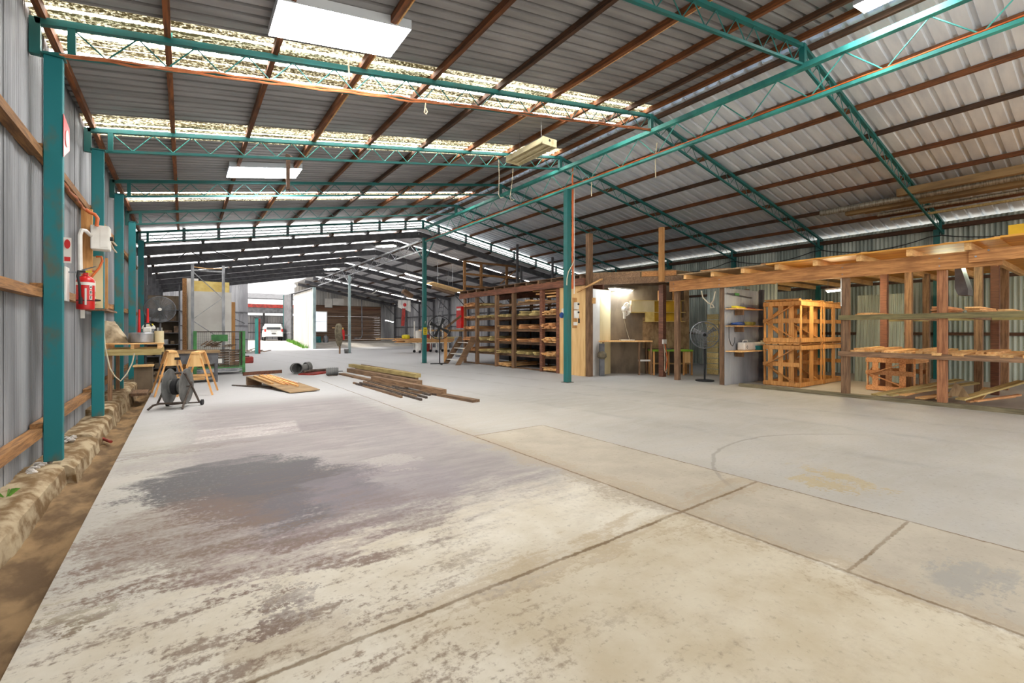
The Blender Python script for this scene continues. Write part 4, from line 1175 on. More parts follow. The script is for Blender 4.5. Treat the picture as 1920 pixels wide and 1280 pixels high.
# ================================================================== THINGS ON THE FLOOR
# tilted plywood sheet with sticks on it, rods below
pA, pB, pC = FZ(544, 737, .012), FZ(600, 731, .03), FZ(462, 707, .24)
pD = pC + (pB - pA)
t_ = MB(pA); t_.prism([pA, pB, pD, pC], (0, 0, .022)); 
solo('plywood_sheet', t_, 'ply_floor', 'plywood sheet lying tilted on the floor with sticks on it', 'sheet')
nrm = (pB - pA).cross(pC - pA).normalized()
if nrm.z < 0: nrm = -nrm
def on_ply(u, v, h): return pA + (pB - pA) * u + (pC - pA) * v + nrm * (.024 + h)
for k, (u0, v0, u1, v1, wd, lab, m) in enumerate((
    (.18, .92, .12, .45, .07, 'short pale stick at the left edge of the tilted plywood sheet', 'pine'),
    (.42, .96, .38, .36, .05, 'pine stick in the middle of the tilted plywood sheet, left of the bundle', 'pine_x'),
    (.52, .98, .5, .34, .05, 'pine stick in the middle of the bundle on the tilted plywood sheet', 'pine_red'),
    (.6, .9, .62, .22, .06, 'thick round-ended pine stick nearest the right end of the tilted plywood sheet', 'pine_x'),
    (.74, .98, .8, .35, .04, 'thin pine stick on the far side of the tilted plywood sheet', 'pine_red'),
    (.86, 1.0, .92, .4, .03, 'thin white stick along the far edge of the tilted plywood sheet', 'white_board'))):
    stick('timber_stick', on_ply(u0, v0, wd * .35), on_ply(u1, v1, wd * .35), wd, wd * .7, m, lab, 'stick', 'sticks on the plywood sheet')
for k, (u0, u1) in enumerate(((.1, .2), (.3, .35))):
    a, b = pC + V(-.25 - .1 * k, .2 * k - .1, -.2 + .02), pA.lerp(pC, .45) + V(.1 + .2 * k, .3, -.085)
    a.z = .02; b.z = .02
    stick('steel_rod', a, b, .03, .03, 'iron', f'{["nearer", "farther"][k]} rusty rod poking out under the left corner of the plywood sheet', 'rod')
solo('timber_block', MB(pC + V(.2, .3, -.24)).box((pC.x + .02, pC.y + .02, 0), (pC.x + .4, pC.y + .3, pC.z - .01)), 'old_x', 'block propping up the back of the plywood sheet', 'block')
# low step board behind
a, b = FZ(456, 704, 0), FZ(528, 699, 0)
solo('threshold_board', MB(a).bar(a + V(0, 0, .06), b + V(0, 0, .06), .08, .12), 'beam_red', 'long reddish board lying on edge right of the mesh cage', 'board')
# pipe elbow, plate and motor
q = FZ(556, 700, 0)
t = thing('pipe_elbow', 'short grey ribbed pipe elbow lying on the floor', 'pipe', q); o = t.location
el = MB(o)
pts = [q + V(-.28 + .08 * k, .02 * k - .1, .2 + .0 * k) for k in range(3)]
def hollow(m_, p, q_, r, th, n=20):
    p, q_ = Vector(p), Vector(q_); L = (q_ - p).length
    m_.lathe(p, [(r - th, L), (r, L), (r, 0), (r - th, 0), (r - th, L * .98)], n, (q_ - p))
    return m_
hollow(el, q + V(-.05, -.35, .22), q + V(-.02, .05, .2), .2, .025); el.build('socket', 'grey', t, smooth=True)
el = MB(o); el.tube([q + V(.02, .02, .17), q + V(.2, .14, .16), q + V(.42, .2, .2)], .15, 16); el.build('bend', 'grey', t, smooth=True)
el = MB(o); hollow(el, q + V(.36, .18, .2), q + V(.5, .24, .21), .2, .03); el.build('flange', 'grey', t, smooth=True)
a, b = FZ(565, 703, 0), FZ(610, 699, 0)
t = thing('red_skid', 'low red rusty skid plate between the pipe elbow and the grey motor', 'skid', a); o = t.location
m_ = MB(o); m_.prism([a + V(-.1, 0, 0), a + V(.35, -.35, 0), b + V(.1, -.1, 0), b + V(.1, .3, 0), a + V(.2, .5, 0)], (0, 0, .05)); m_.build('plate', 'red_dull', t)
m_ = MB(o); m_.tube([a + V(.1, .1, .1), a.lerp(b, .5) + V(0, .1, .12), b + V(.25, .1, .12)], .05, 8); m_.build('rail', 'iron', t)
q = FZ(623, 704, 0)
t = thing('electric_motor', 'small grey electric motor lying on the floor', 'motor', q); o = t.location
MB(o).cyl(q + V(-.2, .05, .15), q + V(.2, -.05, .15), .13, 16).build('body', 'grey', t, smooth=True)
for k in range(5): MB(o).lathe(q + V(-.14 + .07 * k, .035 - .0175 * k, .15), [(.1, 0), (.142, 0), (.142, .02), (.1, .02)], 16, (1, -.25, 0)).build('cooling_fin', 'steel_dark', t)
MB(o).box(q + V(-.15, -.12, 0), q + V(.15, .14, .03)).build('foot', 'iron', t)
MB(o).cyl(q + V(.2, -.05, .15), q + V(.34, -.085, .15), .02, 8).build('shaft', 'steel', t)
# sleepers and rods
def beam_floor(pa, pb, w_, h_, m, lab, z=0.0, name='timber_beam', grp='weathered beams on the floor'):
    a, b = FZ(pa[0], pa[1], 0), FZ(pb[0], pb[1], 0); a.z = b.z = z + h_ / 2
    return stick(name, a, b, w_, h_, m, lab, 'beam' if h_ > .06 else 'rod', grp)
beam_floor((655, 697), (786, 722), .2, .14, 'old_x', 'grey beam at the bottom of the stack beside the floor joint')
beam_floor((658, 694), (784, 716), .2, .12, 'pine_green', 'pale beam lying on top of the stack of weathered beams', .14)
beam_floor((668, 691), (782, 712), .1, .1, 'old_x', 'thin beam on the far side of the stack of weathered beams', .01)
beam_floor((678, 690), (784, 709), .06, .05, 'old_x', 'narrow batten lying behind the stack of weathered beams', .12)
beam_floor((640, 702), (760, 729), .18, .06, 'old_x', 'flat grey beam running out in front of the stack', 0)
beam_floor((700, 715), (832, 743), .16, .11, 'old_x', 'long brown beam in front of the stack', .06)
beam_floor((790, 735), (893, 754), .2, .06, 'old_x', 'plank end reaching farthest right on the floor', 0)
for k, (pa, pb) in enumerate((((663, 719), (753, 746)), ((668, 721), (752, 743)), ((675, 719), (790, 751)), ((682, 717), (780, 745)), ((690, 717), (800, 747)), ((700, 716), (806, 742)), ((740, 731), (808, 741)), ((742, 728), (820, 742)))):
    beam_floor(pa, pb, .05, .05, 'iron' if k % 3 else 'old_x', f'thin rusty length on the floor, {ORD[k]} of the loose lengths from the front', .001, 'steel_length', 'loose rusty lengths on the floor')

# ================================================================== TIMBER RACK AND MEZZANINE
RX, RB = 11.4, 13.5
RY = [18.69, 16.99, 15.68, 13.79, 12.81]
RZ = [.06, .61, 1.13, 1.67, 2.2, 2.78]
t = thing('timber_rack', 'big dark timber storage rack with stacked boards and a beam over it', 'rack', (RX, 15.7, 0)); o = t.location
for y in RY + [19.87]:
    top = 3.2 if y != 19.87 else 1.0
    MB(o).box((RX - .02, y - .075, 0), (RX + .13, y + .075, 3.21)).build('post', 'beam_red' if y < 14 else 'old_z', t) if y != 19.87 else MB(o).box((RX, y - .06, 0), (RX + .12, y + .06, 3.21)).build('post', 'old_z', t)
    MB(o).box((RB - .12, y - .06, 0), (RB, y + .06, 3.21)).build('post', 'old_z', t)
for k, z in enumerate(RZ):
    MB(o).box((RX + .13, 12.85, z - .1), (RX + .18, 19.85, z - .002)).build('front_rail', 'old_y', t)
    MB(o).box((RB - .18, 12.85, z - .1), (RB - .13, 19.85, z - .002)).build('back_rail', 'old_y', t)
    if k in (1, 2, 3, 4):
        MB(o).box((RX + .06, 12.9, z - .004), (RB - .1, 19.8, z + .012)).build('shelf_board', 'old_x', t)
MB(o).box((RX - .09, 11.35, 3.21), (RX - .02, 20.2, 3.45)).build('front_beam', 'beam_red', t)
MB(o).box((RB - .0, 12.5, 3.21), (RB + .07, 20.2, 3.45)).build('back_beam', 'beam_red', t)
y = 20.1
while y > 11.5:
    MB(o).box((RX - .1, y - .04, 3.45), (RB + 3.5, y + .04, 3.56)).build('joist', 'old_x', t); y -= .78
MB(o).box((RX - .14, 11.4, 3.56), (RB + 3.6, 20.2, 3.585)).build('deck', 'old_y', t)
for k, (za, zb2) in enumerate(((.1, .58), (.66, 1.08), (1.2, 1.6), (1.72, 2.1), (2.25, 2.6))): MB(o).box((RB - .12, 12.85, za), (RB - .1, 19.8, zb2)).build('back_panel', 'steel_dark', t)  # dark panels added so the bright wall does not show through
# stacked boards, each one by itself
rr = random.Random(21)
NB = 0
bays = [(18.78, 19.78, 'end bay beside the stairs'), (17.1, 18.58, 'first bay from the stairs'), (15.8, 16.88, 'second bay from the stairs'), (13.92, 15.56, 'third bay from the stairs'), (12.92, 13.68, 'bay next to the plywood panel')]
shelfname = ['lowest', 'second lowest', 'third lowest', 'third highest', 'second highest', 'highest']
full = {k: v + 1 for k, v in {(0, 1): 3, (0, 2): 3, (0, 3): 3, (0, 4): 2, (0, 5): 4, (1, 1): 3, (1, 2): 4, (1, 4): 2, (1, 5): 1, (2, 0): 2, (2, 1): 2, (2, 2): 2, (2, 3): 3, (2, 4): 3,
        (3, 1): 2, (3, 2): 3, (3, 3): 4, (3, 4): 5, (3, 5): 1, (4, 0): 2, (4, 1): 3, (4, 2): 4, (4, 3): 5, (4, 4): 6, (4, 5): 4, (1, 3): 1}.items()}
for (b, s_), lay in full.items():
    ya_, yb_, bn = bays[b]; z = RZ[s_] + .014
    mt = rr.choice(['pine_x', 'pine_x', 'pine_red', 'pine_green']) if b else 'pine_red'
    if (b, s_) in ((1, 2), (1, 4)): mt = 'pine_green'
    wd = (yb_ - ya_) / (3 if b in (1, 2, 3) else 5)
    per = 3 if b in (1, 2, 3) else 5
    if lay >= 4 and per == 3: per = 2; wd = (yb_ - ya_) / 2.2
    for l in range(lay):
        th_ = rr.uniform(.03, .045)
        for k in range(per):
            if (l == lay - 1 and rr.random() < .45) or NB >= 298: continue
            NB += 1
            y = ya_ + (k + .5) * (yb_ - ya_) / per + rr.uniform(-.02, .02)
            x0 = RX + rr.uniform(-.14, .06)
            L = rr.uniform(1.5, 1.9)
            dy = rr.uniform(-.05, .05)
            stick('timber_board', (x0, y, z + th_ / 2), (x0 + L, y + dy * .6, z + th_ / 2 + (rr.uniform(0, .05) if l == lay - 1 else 0)), min(wd * .85, rr.uniform(.12, .24)), th_ * .96, mt,
                  f'sawn board stacked in the rack, {shelfname[s_]} shelf, {bn}', 'board', f'boards in the rack, {shelfname[s_]} shelf, {bn}')
        z += th_ + .003
# protruding bundle and odds under and on the deck
for k, (pa, pb) in enumerate((((994, 546), (1045, 543)), ((1000, 551), (1045, 548)), ((1020, 556), (1046, 553)))):
    a, b = FX(pa[0], pa[1], RX - .0), FX(pb[0], pb[1], RX - .0)
    stick('timber_board', a + V(.2, 0, 0), b + V(.2, 0, 0), .14, .05, 'pine_x', f'pale board laid lengthwise under the rack beam, {ORD[k]} from the top', 'board')
for k in range(14):
    y = 12.4 + k * .55 + rr.uniform(-.1, .1); z = 3.465
    stick('timber_offcut', (RX + rr.uniform(0, .1), y - .2, 3.47), (RX + rr.uniform(.1, .3), y + .15, 3.485), .06, .03, 'pine_red', 'short offcut tucked between the joists above the rack beam', 'offcut', 'offcuts between the rack joists')
t = thing('deck_railing', 'brown timber railing at the far end of the mezzanine above the rack', 'railing', (RX + .2, 20.0, 3.585)); o = t.location
xs = [RX + .1, FY(902, 500, 20).x, FY(950, 500, 20).x]
zt0 = FY(866, 488, 20).z
for x in xs: MB(o).box((x - .06, 19.95, 3.585), (x + .06, 20.05, zt0)).build('post', 'girt', t)
for z in (zt0 - .05, (zt0 + 3.7) / 2 + .05, 3.85): MB(o).box((xs[0], 19.9, z - .05), (xs[-1] + .8, 19.95, z + .05)).build('rail', 'girt', t)
stick('timber_brace', FY(938, 532, 19.8), FY(968, 505, 19.8), .08, .04, 'girt', 'loose diagonal brace leaning behind the mezzanine railing', 'brace')
for k, (px, y0p, y1p, yy, lab) in enumerate(((970, 458, 534, 19.0, 'thin dark steel post on the mezzanine, left of two'), (1036, 482, 512, 19.0, 'thin dark steel post on the mezzanine, right of two'), (977, 500, 534, 18.6, 'short grey post beside the left thin steel post'))):
    a, b = FY(px, y1p, yy), FY(px, y0p, yy); a.z = 3.585
    solo('deck_post', MB(a).box((a.x - .05, yy - .05, 3.585), (a.x + .05, yy + .05, b.z)), 'steel_dark', lab, 'post')
for k, (pa, pb, w_, h_, m, lab) in enumerate((((985, 527), (1030, 531), .5, .14, 'pine', 'flat pine box-like bundle on the mezzanine above the rack'), ((1040, 518), (1072, 521), .35, .2, 'pine', 'stack of pale boards on the mezzanine behind the middle column'), ((978, 529), (990, 528), .3, .12, 'green', 'small green bundle on the mezzanine edge'))):
    a, b = FX(pa[0], pa[1], 12.6), FX(pb[0], pb[1], 12.6); a.z = b.z = 3.59 + h_ / 2
    stick('timber_bundle', a, b, w_, h_, m, lab, 'bundle')
# red box on the rack end
a = FX(857, 615, 11.3); b = FX(866, 574, 11.3)
t = thing('fire_hose_box', 'red box on the left end of the timber rack', 'box', (a.x, b.y, b.z)); o = t.location
MB(o).box((11.26, min(a.y, b.y), a.z), (11.4, max(a.y, b.y), b.z)).build('case', 'red', t)
MB(o).box((11.25, min(a.y, b.y) + .05, b.z - .2), (11.26, max(a.y, b.y) - .05, b.z - .1)).build('label_plate', 'white', t)
# stairs
t = thing('timber_stairs', 'short timber stairs with a handrail at the left end of the rack', 'stairs', (10.6, 19.2, 0)); o = t.location
for y in (18.55, 19.75):
    m_ = MB(o); m_.prism([(10.2, y, 0), (10.45, y, 0), (11.23, y, 1.0), (11.23, y, 1.3), (11.05, y, 1.3)], (0, .05, 0)); m_.build('stringer', 'old_x', t)
for k in range(4):
    MB(o).box((10.36 + k * .2, 18.6, .2 + k * .27), (10.62 + k * .2, 19.75, .24 + k * .27)).build('tread', 'white_board', t)
MB(o).box((10.3, 19.8, 0), (10.42, 19.92, 1.75)).build('newel_post', 'pine_z', t)
m_ = MB(o); m_.bar((10.3, 19.86, 1.7), (11.22, 19.86, 2.35), .06, .1); m_.build('handrail', 'old_x', t)

# plywood panel beside the rack
t = thing('plywood_screen', 'plywood end panel of the office behind the middle teal column', 'panel', (11.42, 12, 0)); o = t.location
MB(o).box((11.40, 12.06, .0), (11.43, 12.72, 3.2)).build('sheet', 'ply', t); MB(o).box((11.40, 11.38, .0), (11.43, 12.05, 3.2)).build('sheet', 'ply', t)
t = thing('hand_sander', 'blue and white tool hanging on the plywood panel left of the middle column', 'tool', FX(1058, 588, 11.38)); o = t.location
MB(o).box(o + V(-.03, -.12, -.14), o + V(.02, .14, .2)).build('body', 'white', t, bevel=.02)
MB(o).cyl(o + V(-.05, .1, -.05), o + V(.0, .1, -.05), .11, 14).build('cap', 'blue', t)
MB(o).box(o + V(-.02, -.1, -.26), o + V(.02, .0, -.14)).build('bag', 'pine_red', t)

# ================================================================== OFFICE
A0, A1 = V(11.5, 11.28, 0), V(13.0, 8.95, 0)
t = thing('corner_post', 'tall timber post at the office corner, rising well above the deck', 'post', A0); o = t.location
MB(o).box((11.42, 11.2, 0), (11.6, 11.37, 5.0)).build('shaft', 'old_z', t)
MB(o).box((11.56, 11.12, 2.55), (11.66, 11.2, 2.75)).build('cleat', 'pine', t)
dd = (A1 - A0).normalized()
t = thing('header_beam', 'double brown header beam over the office front', 'beam', A0 + V(0, 0, 3.2)); o = t.location
MB(o).bar(A0 + dd * .12 + V(0, 0, 3.3), A1 + dd * .3 + V(0, 0, 3.3), .06, .2).build('lower_board', 'old_x', t)
MB(o).bar(A0 + dd * .12 + V(.03, .02, 3.5), A0.lerp(A1, .62) + V(.03, .02, 3.5), .06, .18).build('upper_board', 'old_x', t)
MB(o).bar(A0.lerp(A1, .64) + V(.03, .02, 3.5), A1 + dd * .1 + V(.03, .02, 3.5), .06, .16).build('upper_board', 'beam', t)
sp = A0.lerp(A1, .87) - V(.07, .05, 0)
solo('deck_post', MB(sp + V(0, 0, 3.22)).box((sp.x - .07, sp.y - .07, 3.22), (sp.x + .07, sp.y + .07, 5.0)), 'pine_z', 'pale timber post standing up from the office header beam', 'post')
a, b = FX(1082, 547, 11.3), FX(1129, 523, 11.36)
stick('timber_batten', a, b, .07, .05, 'pine_x', 'broken pale batten sticking out beside the middle teal column', 'batten')
# deck over the office
m_ = MB((13, 10, 3.6)); m_.prism([A0 + V(.1, 0, 3.6), A1 + V(.1, .1, 3.6), V(17, 8.95, 3.6), V(17, 11.35, 3.6)], (0, 0, .03))
solo('deck_sheet', m_, 'ply_floor', 'board deck over the office', 'deck')
U, N = V(.82, -.573, 0), V(-.573, -.82, 0)
C0 = V(12.96, 11.6, 0)
def Q(u, n, z): return C0 + U * u + N * n + V(0, 0, z)
def obox(m_, u0, u1, n0, n1, z0, z1):
    return m_.prism([Q(u0, n0, z0), Q(u1, n0, z0), Q(u1, n1, z0), Q(u0, n1, z0)], (0, 0, z1 - z0))
t = thing('office_wall', 'dark board back wall of the office', 'wall', Q(1.4, 0, 0)); o = t.location
obox(MB(o), -.02, 2.75, -.05, 0, 0, 3.3).build('panel', 'dark_ply', t)
obox(MB(o), 2.75, 2.95, -.05, .02, 0, 3.2).build('edge_board', 'ply_floor', t)
obox(MB(o), 1.2, 2.75, .0, .012, .95, 2.1).build('backboard', 'ply_floor', t)
lw0, lw1 = V(11.63, 11.36, 0), V(12.93, 11.6, 0)
t = thing('office_partition', 'pale panelled side wall of the office beside the corner post', 'wall', lw0); o = t.location
for k, (f0, f1, m) in enumerate(((0, .45, 'white_board'), (.46, 1.0, 'cream_board'))):
    m_ = MB(o); m_.bar(lw0.lerp(lw1, f0) + V(0, 0, 1.55), lw0.lerp(lw1, f1) + V(0, 0, 1.55), .03, 3.1); m_.build('panel', m, t)
t = thing('office_bench', 'timber-topped work bench against the office back wall', 'bench', Q(.4, .4, 0)); o = t.location
m_ = MB(o); m_.prism([Q(.0, .04, 1.2), Q(1.35, .04, 1.2), Q(1.35, .7, 1.2), Q(-.6, .7, 1.2)], (0, 0, .05)); m_.build('top', 'pine', t)
for (u, n) in ((-.45, .65), (.85, .65), (1.28, .65), (1.28, .1)): obox(MB(o), u, u + .06, n - .04, n + .02, 0, 1.2).build('leg', 'old_z', t)
obox(MB(o), .85, 1.3, .62, .66, .5, .56).build('brace', 'white_board', t)
solo('paper_pile', obox(MB(Q(.5, .4, 1.25)), .25, .75, .3, .55, 1.25, 1.28), 'white', 'flat white papers on the office work bench', 'paper')
t = thing('bench_vice_stand', 'dark upright stand with rags tied round it at the left end of the office', 'stand', Q(-.55, .9, 0)); o = t.location
obox(MB(o), -.62, -.45, .85, 1.0, 0, 1.15).build('column', 'steel_dark', t); MB(o).lathe(Q(-.53, .92, .6), [(.1, 0), (.17, .08), (.16, .2), (.09, .28)], 10).build('rag', 'cloth', t)
# yellow shelves
t = thing('wall_shelf', 'two-tier yellow-backed shelf unit on the office back wall', 'shelf', Q(1.8, .1, 2.2)); o = t.location
zz = [1.95, 2.3, 2.72]
obox(MB(o), 1.55, 2.65, .012, .03, 1.95, 2.7).build('back_panel', 'yellow_board', t)
obox(MB(o), .7, 1.55, .22, .3, 2.3, 2.7).build('front_panel', 'cream_board', t)
obox(MB(o), .7, .72, .0, .3, 2.3, 2.7).build('end_panel', 'ply', t)
obox(MB(o), 1.22, 1.55, .22, .3, 1.95, 2.3).build('front_panel', 'pale_yellow', t)
for (u0, u1, z) in ((.7, 2.7, 2.27), (1.22, 2.68, 1.93), (.7, 2.66, 2.7)): obox(MB(o), u0, u1, .0, .32, z, z + .022).build('shelf_board', 'pale_yellow', t)
for u in (1.75, 2.3): obox(MB(o), u, u + .1, .05, .15, 2.72, 3.1).build('hanger', 'pine_z', t)
# wall fan
q = Q(.5, .3, 2.4)
t = thing('wall_fan', 'white oscillating wall fan in the office', 'fan', q); o = t.location
fd = (N * .9 + U * .9 + V(0, 0, -.15)).normalized()
MB(o).box(q + N * -.28 - V(.07, .07, .35), q + N * -.2 + V(.07, .07, .0)).build('wall_bracket', 'white', t, bevel=.01)
MB(o).bar(q + N * -.2 - V(0, 0, .05), q - fd * .08, .09, .09).build('arm', 'cream', t)
MB(o).cyl(q - fd * .14, q, .1, 14, .08).build('motor', 'white', t, smooth=True)
ex = fd.cross(V(0, 0, 1)).normalized(); ez = ex.cross(fd)
g_ = MB(o)
for rr_, dz in ((.06, .12), (.14, .12), (.2, .1), (.25, .03), (.25, -.0)):
    g_.tube([q + fd * dz + ex * (rr_ * math.cos(k * math.pi / 10)) + ez * (rr_ * math.sin(k * math.pi / 10)) for k in range(20)], .006, 4, closed=True)
for k in range(20):
    a_ = k * math.pi / 10; d_ = ex * math.cos(a_) + ez * math.sin(a_); g_.tube([q + fd * .12 + d_ * .05, q + fd * .1 + d_ * .2, q + fd * .0 + d_ * .25], .004, 3)
g_.build('guard', 'white', t)
for k in range(3):
    a_ = k * 2 * math.pi / 3; d_ = ex * math.cos(a_) + ez * math.sin(a_); n_ = ex * -math.sin(a_) + ez * math.cos(a_)
    m_ = MB(o); m_.prism([q + fd * .05 + d_ * .03 - n_ * .03, q + fd * .03 + d_ * .2 - n_ * .09, q + fd * .07 + d_ * .22 + n_ * .07, q + fd * .05 + d_ * .03 + n_ * .03], fd * .004); m_.build('blade', 'white', t)
m_ = MB(q); m_.tube([q + N * -.26 - V(0, 0, .35), q + N * -.24 + U * .06 - V(0, 0, .7), q + N * -.2 + U * .2 - V(0, 0, 1.2)], .008, 5); solo('power_cable', m_, 'whitecable', 'white fan lead running down the office back wall', 'cable')
# green table
t = thing('green_table', 'pine table with a lime green top at the right of the office', 'table', Q(2.0, .4, 0)); o = t.location
obox(MB(o), 1.35, 2.8, .15, .75, .86, .92).build('top', 'green_top', t)
for (u, n) in ((1.37, .7), (1.9, .7), (2.45, .7), (2.74, .7), (1.37, .18), (2.74, .18)): obox(MB(o), u, u + .05, n - .03, n + .03, 0, .88).build('leg', 'pine_z', t)
obox(MB(o), 1.4, 2.75, .2, .7, .4, .42).build('shelf', 'pine', t)
obox(MB(o), 2.5, 2.72, .66, .69, .45, .85).build('drawer_front', 'ply', t)
solo('wire_coil', obox(MB(Q(1.95, .4, .92)), 1.85, 2.1, .3, .5, .92, .95), 'steel', 'small heap of wire on the lime green table', 'wire')
# posts in the office front
q = FZ(1242, 706, 0)
t = thing('office_post', 'dark brown post in the office hung with an orange cord', 'post', q); o = t.location
MB(o).box(q + V(-.09, -.09, 0), q + V(.09, .09, 3.2)).build('shaft', 'beam_red', t)
MB(o).box(q + V(-.14, -.14, 1.15), q + V(.05, -.09, 1.3)).build('outlet', 'white', t)
m_ = MB(q); m_.tube([q + V(-.05, -.12, 1.2), q + V(-.02, -.16, .95), q + V(.0, -.2, .6), q + V(-.06, -.2, .3), q + V(-.12, -.18, .2)], .018, 6); solo('extension_cord', m_, 'orange', 'orange cord hanging on the dark office post', 'cord')
m_ = MB(q); m_.tube([q + V(-.1, -.13, 1.15), q + V(-.14, -.2, .7), q + V(-.16, -.2, .25), q + V(-.08, -.2, .16), q + V(.0, -.18, .2), q + V(.0, -.17, .8), q + V(-.1, -.15, 1.0)], .012, 6); solo('extension_cord', m_, 'whitecable', 'white cord looped on the dark office post', 'cord')
t = thing('front_post', 'timber post under the left end of the long orange beam', 'post', (13.05, 8.85, 0)); o = t.location
MB(o).box((12.98, 8.75, 0), (13.12, 8.9, 2.88)).build('shaft', 'old_z', t)
# office light
def tube_light(name, p, q_, w_, tubes, m, lab, hang=None, body='white'):
    p, q_ = Vector(p), Vector(q_); c = (p + q_) / 2; d = (q_ - p).normalized(); sx = d.cross(V(0, 0, 1)).normalized()
    t = thing(name, lab, 'light', c); o = t.location
    MB(o).bar(p + V(0, 0, .05), q_ + V(0, 0, .05), w_, .05).build('housing', body, t)
    for k in range(tubes):
        off = sx * ((k - (tubes - 1) / 2) * w_ * .55)
        MB(o).cyl(p + d * .03 + off, q_ - d * .03 + off, .018, 8).build('tube', m, t)
    if hang is not None:
        for e in (p.lerp(q_, .1), p.lerp(q_, .9)): MB(o).cyl(e + V(0, 0, .07), V(e.x, e.y, hang(e)), .004, 4).build('hanger', 'steel', t)
    return t
tube_light('office_light', FZ(1146, 542, 3.1), FZ(1209, 548, 3.1), .3, 2, 'tube_cool', 'bright twin-tube light on the office ceiling', lambda e: 3.6)
tube_light('bay_light', FX(1549, 547, 14.4), FX(1586, 543, 14.4), .12, 1, 'tube_warm', 'warm single-tube light above the crates', lambda e: 3.34)

# pedestal fan near the front of the office
def wire_fan(name, lab, base, cz, rad, face, m='steel', blades=3, ring=4, tripod=False, bm='grey'):
    b_ = Vector(base); q = b_ + V(0, 0, cz); fd = Vector(face).normalized()
    t = thing(name, lab, 'fan', b_); o = t.location
    ex = fd.cross(V(0, 0, 1)).normalized(); ez = ex.cross(fd)
    g_ = MB(o)
    for k in range(ring):
        r_ = rad * (k + 1) / ring
        for dz in (.09 * (1 - (r_ / rad) ** 2) + .02, -.09 * (1 - (r_ / rad) ** 2)):
            g_.tube([q + fd * dz + ex * (r_ * math.cos(j * math.pi / 14)) + ez * (r_ * math.sin(j * math.pi / 14)) for j in range(28)], .006 if k < ring - 1 else .018, 5, closed=True)
    n = 32 if ring > 3 else 10
    for k in range(n):
        a_ = k * 2 * math.pi / n; d_ = ex * math.cos(a_) + ez * math.sin(a_); g_.tube([q + fd * .11 + d_ * .05, q + fd * .08 + d_ * rad * .6, q + d_ * rad], .0045 if ring > 3 else .008, 3)
    g_.build('guard', m, t)
    for k in range(blades):
        a_ = k * 2 * math.pi / blades + .5; d_ = ex * math.cos(a_) + ez * math.sin(a_); n_ = ex * -math.sin(a_) + ez * math.cos(a_)
        m_ = MB(o); m_.prism([q + d_ * .05 - n_ * .03, q - fd * .03 + d_ * rad * .85 - n_ * rad * .2, q + fd * .02 + d_ * rad * .9 + n_ * rad * .12, q + d_ * .05 + n_ * .04], fd * .006); m_.build('blade', bm, t)
    MB(o).cyl(q - fd * .22, q - fd * .02, .1, 14).build('motor', 'black', t, smooth=True)
    MB(o).cyl(b_ + V(0, 0, .02) - fd * .12, V(b_.x, b_.y, q.z - .05) - fd * .12, .028, 8).build('pole', 'black', t)
    bs = MB(o)
    if tripod:
        for k in range(3):
            a_ = k * 2 * math.pi / 3 + .3; bs.bar(b_ - fd * .12 + V(0, 0, .04), b_ - fd * .12 + V(.45 * math.cos(a_), .45 * math.sin(a_), .02), .06, .04)
    else: bs.cyl(b_ - fd * .12, b_ - fd * .12 + V(0, 0, .035), .28, 20)
    bs.build('base', 'black', t)
    return t
wire_fan('pedestal_fan', 'grey wire pedestal fan between two timber posts right of the office', (13.35, 8.05, 0), 1.47, .42, (-1, -.6, 0), 'steel', 3, 5)
wire_fan('industrial_fan', 'large black pedestal fan on a tripod behind the gable column', FZ(824, 683, 0), 1.75, .55, (-.6, -1, 0), 'black', 4, 2, True, 'black')
m_ = MB(FX(1316, 547, 12.9)); m_.tube([FX(x, y, 12.9) for x, y in ((1315, 545), (1318, 558), (1328, 568), (1336, 571), (1339, 576), (1333, 577), (1332, 571), (1338, 562), (1341, 546))], .02, 6); solo('rope', m_, 'whitecable', 'cream rope looped under the orange beam beside its second post', 'rope')
# corrugated screen and planks behind the fan
struct(corrugated('y', 16.6, 7.3, 9.9, 0, 3.3, .12, .02).build('wall_right', 'wall_right', smooth=True))
solo('wall_girt', MB((16.5, 8.5, 1.9)).box((16.46, 7.3, 1.85), (16.57, 9.9, 1.95)), 'pine_green', 'pale rail on the corrugated screen behind the wire pedestal fan', 'girt')
a, b = FX(1326, 700, 15.6), FX(1347, 585, 15.6)
t = thing('plank_screen', 'upright screen of horizontal pale planks behind the wire pedestal fan', 'screen', (15.6, a.y, 0)); o = t.location
for k in range(11): MB(o).box((15.58, b.y, .02 + k * .2), (15.62, a.y, .2 + k * .2)).build('plank', 'pine_green', t)

# ================================================================== TIMBER BAYS ON THE RIGHT
FXp = 13.0
beamt = thing('front_beam', 'long orange-brown beam across the front of the timber bays', 'beam', (FXp - .1, 5, 3.05)); o = beamt.location
MB(o).box((FXp - .16, 1.55, 2.88), (FXp - .09, 8.98, 3.21)).build('board', 'beam', beamt)
for y in (7.26, 8.8, 4.16, 2.43):
    for dz in (.08, .24): MB(o).cyl((FXp - .17, y + .02, 2.88 + dz), (FXp - .155, y + .02, 2.88 + dz), .014, 6).build('bolt', 'steel', beamt)
t2 = thing('front_beam', 'shorter red-brown beam lapped over the right end of the long orange beam', 'beam', (FXp - .2, .5, 3.1)); o = t2.location
MB(o).box((FXp - .23, -2.0, 2.97), (FXp - .165, 2.0, 3.21)).build('board', 'beam', t2)
for (y, z) in ((1.9, 3.08), (1.72, 3.18)): MB(o).cyl((FXp - .24, y, z), (FXp - .225, y, z), .018, 8).build('bolt', 'steel', t2)
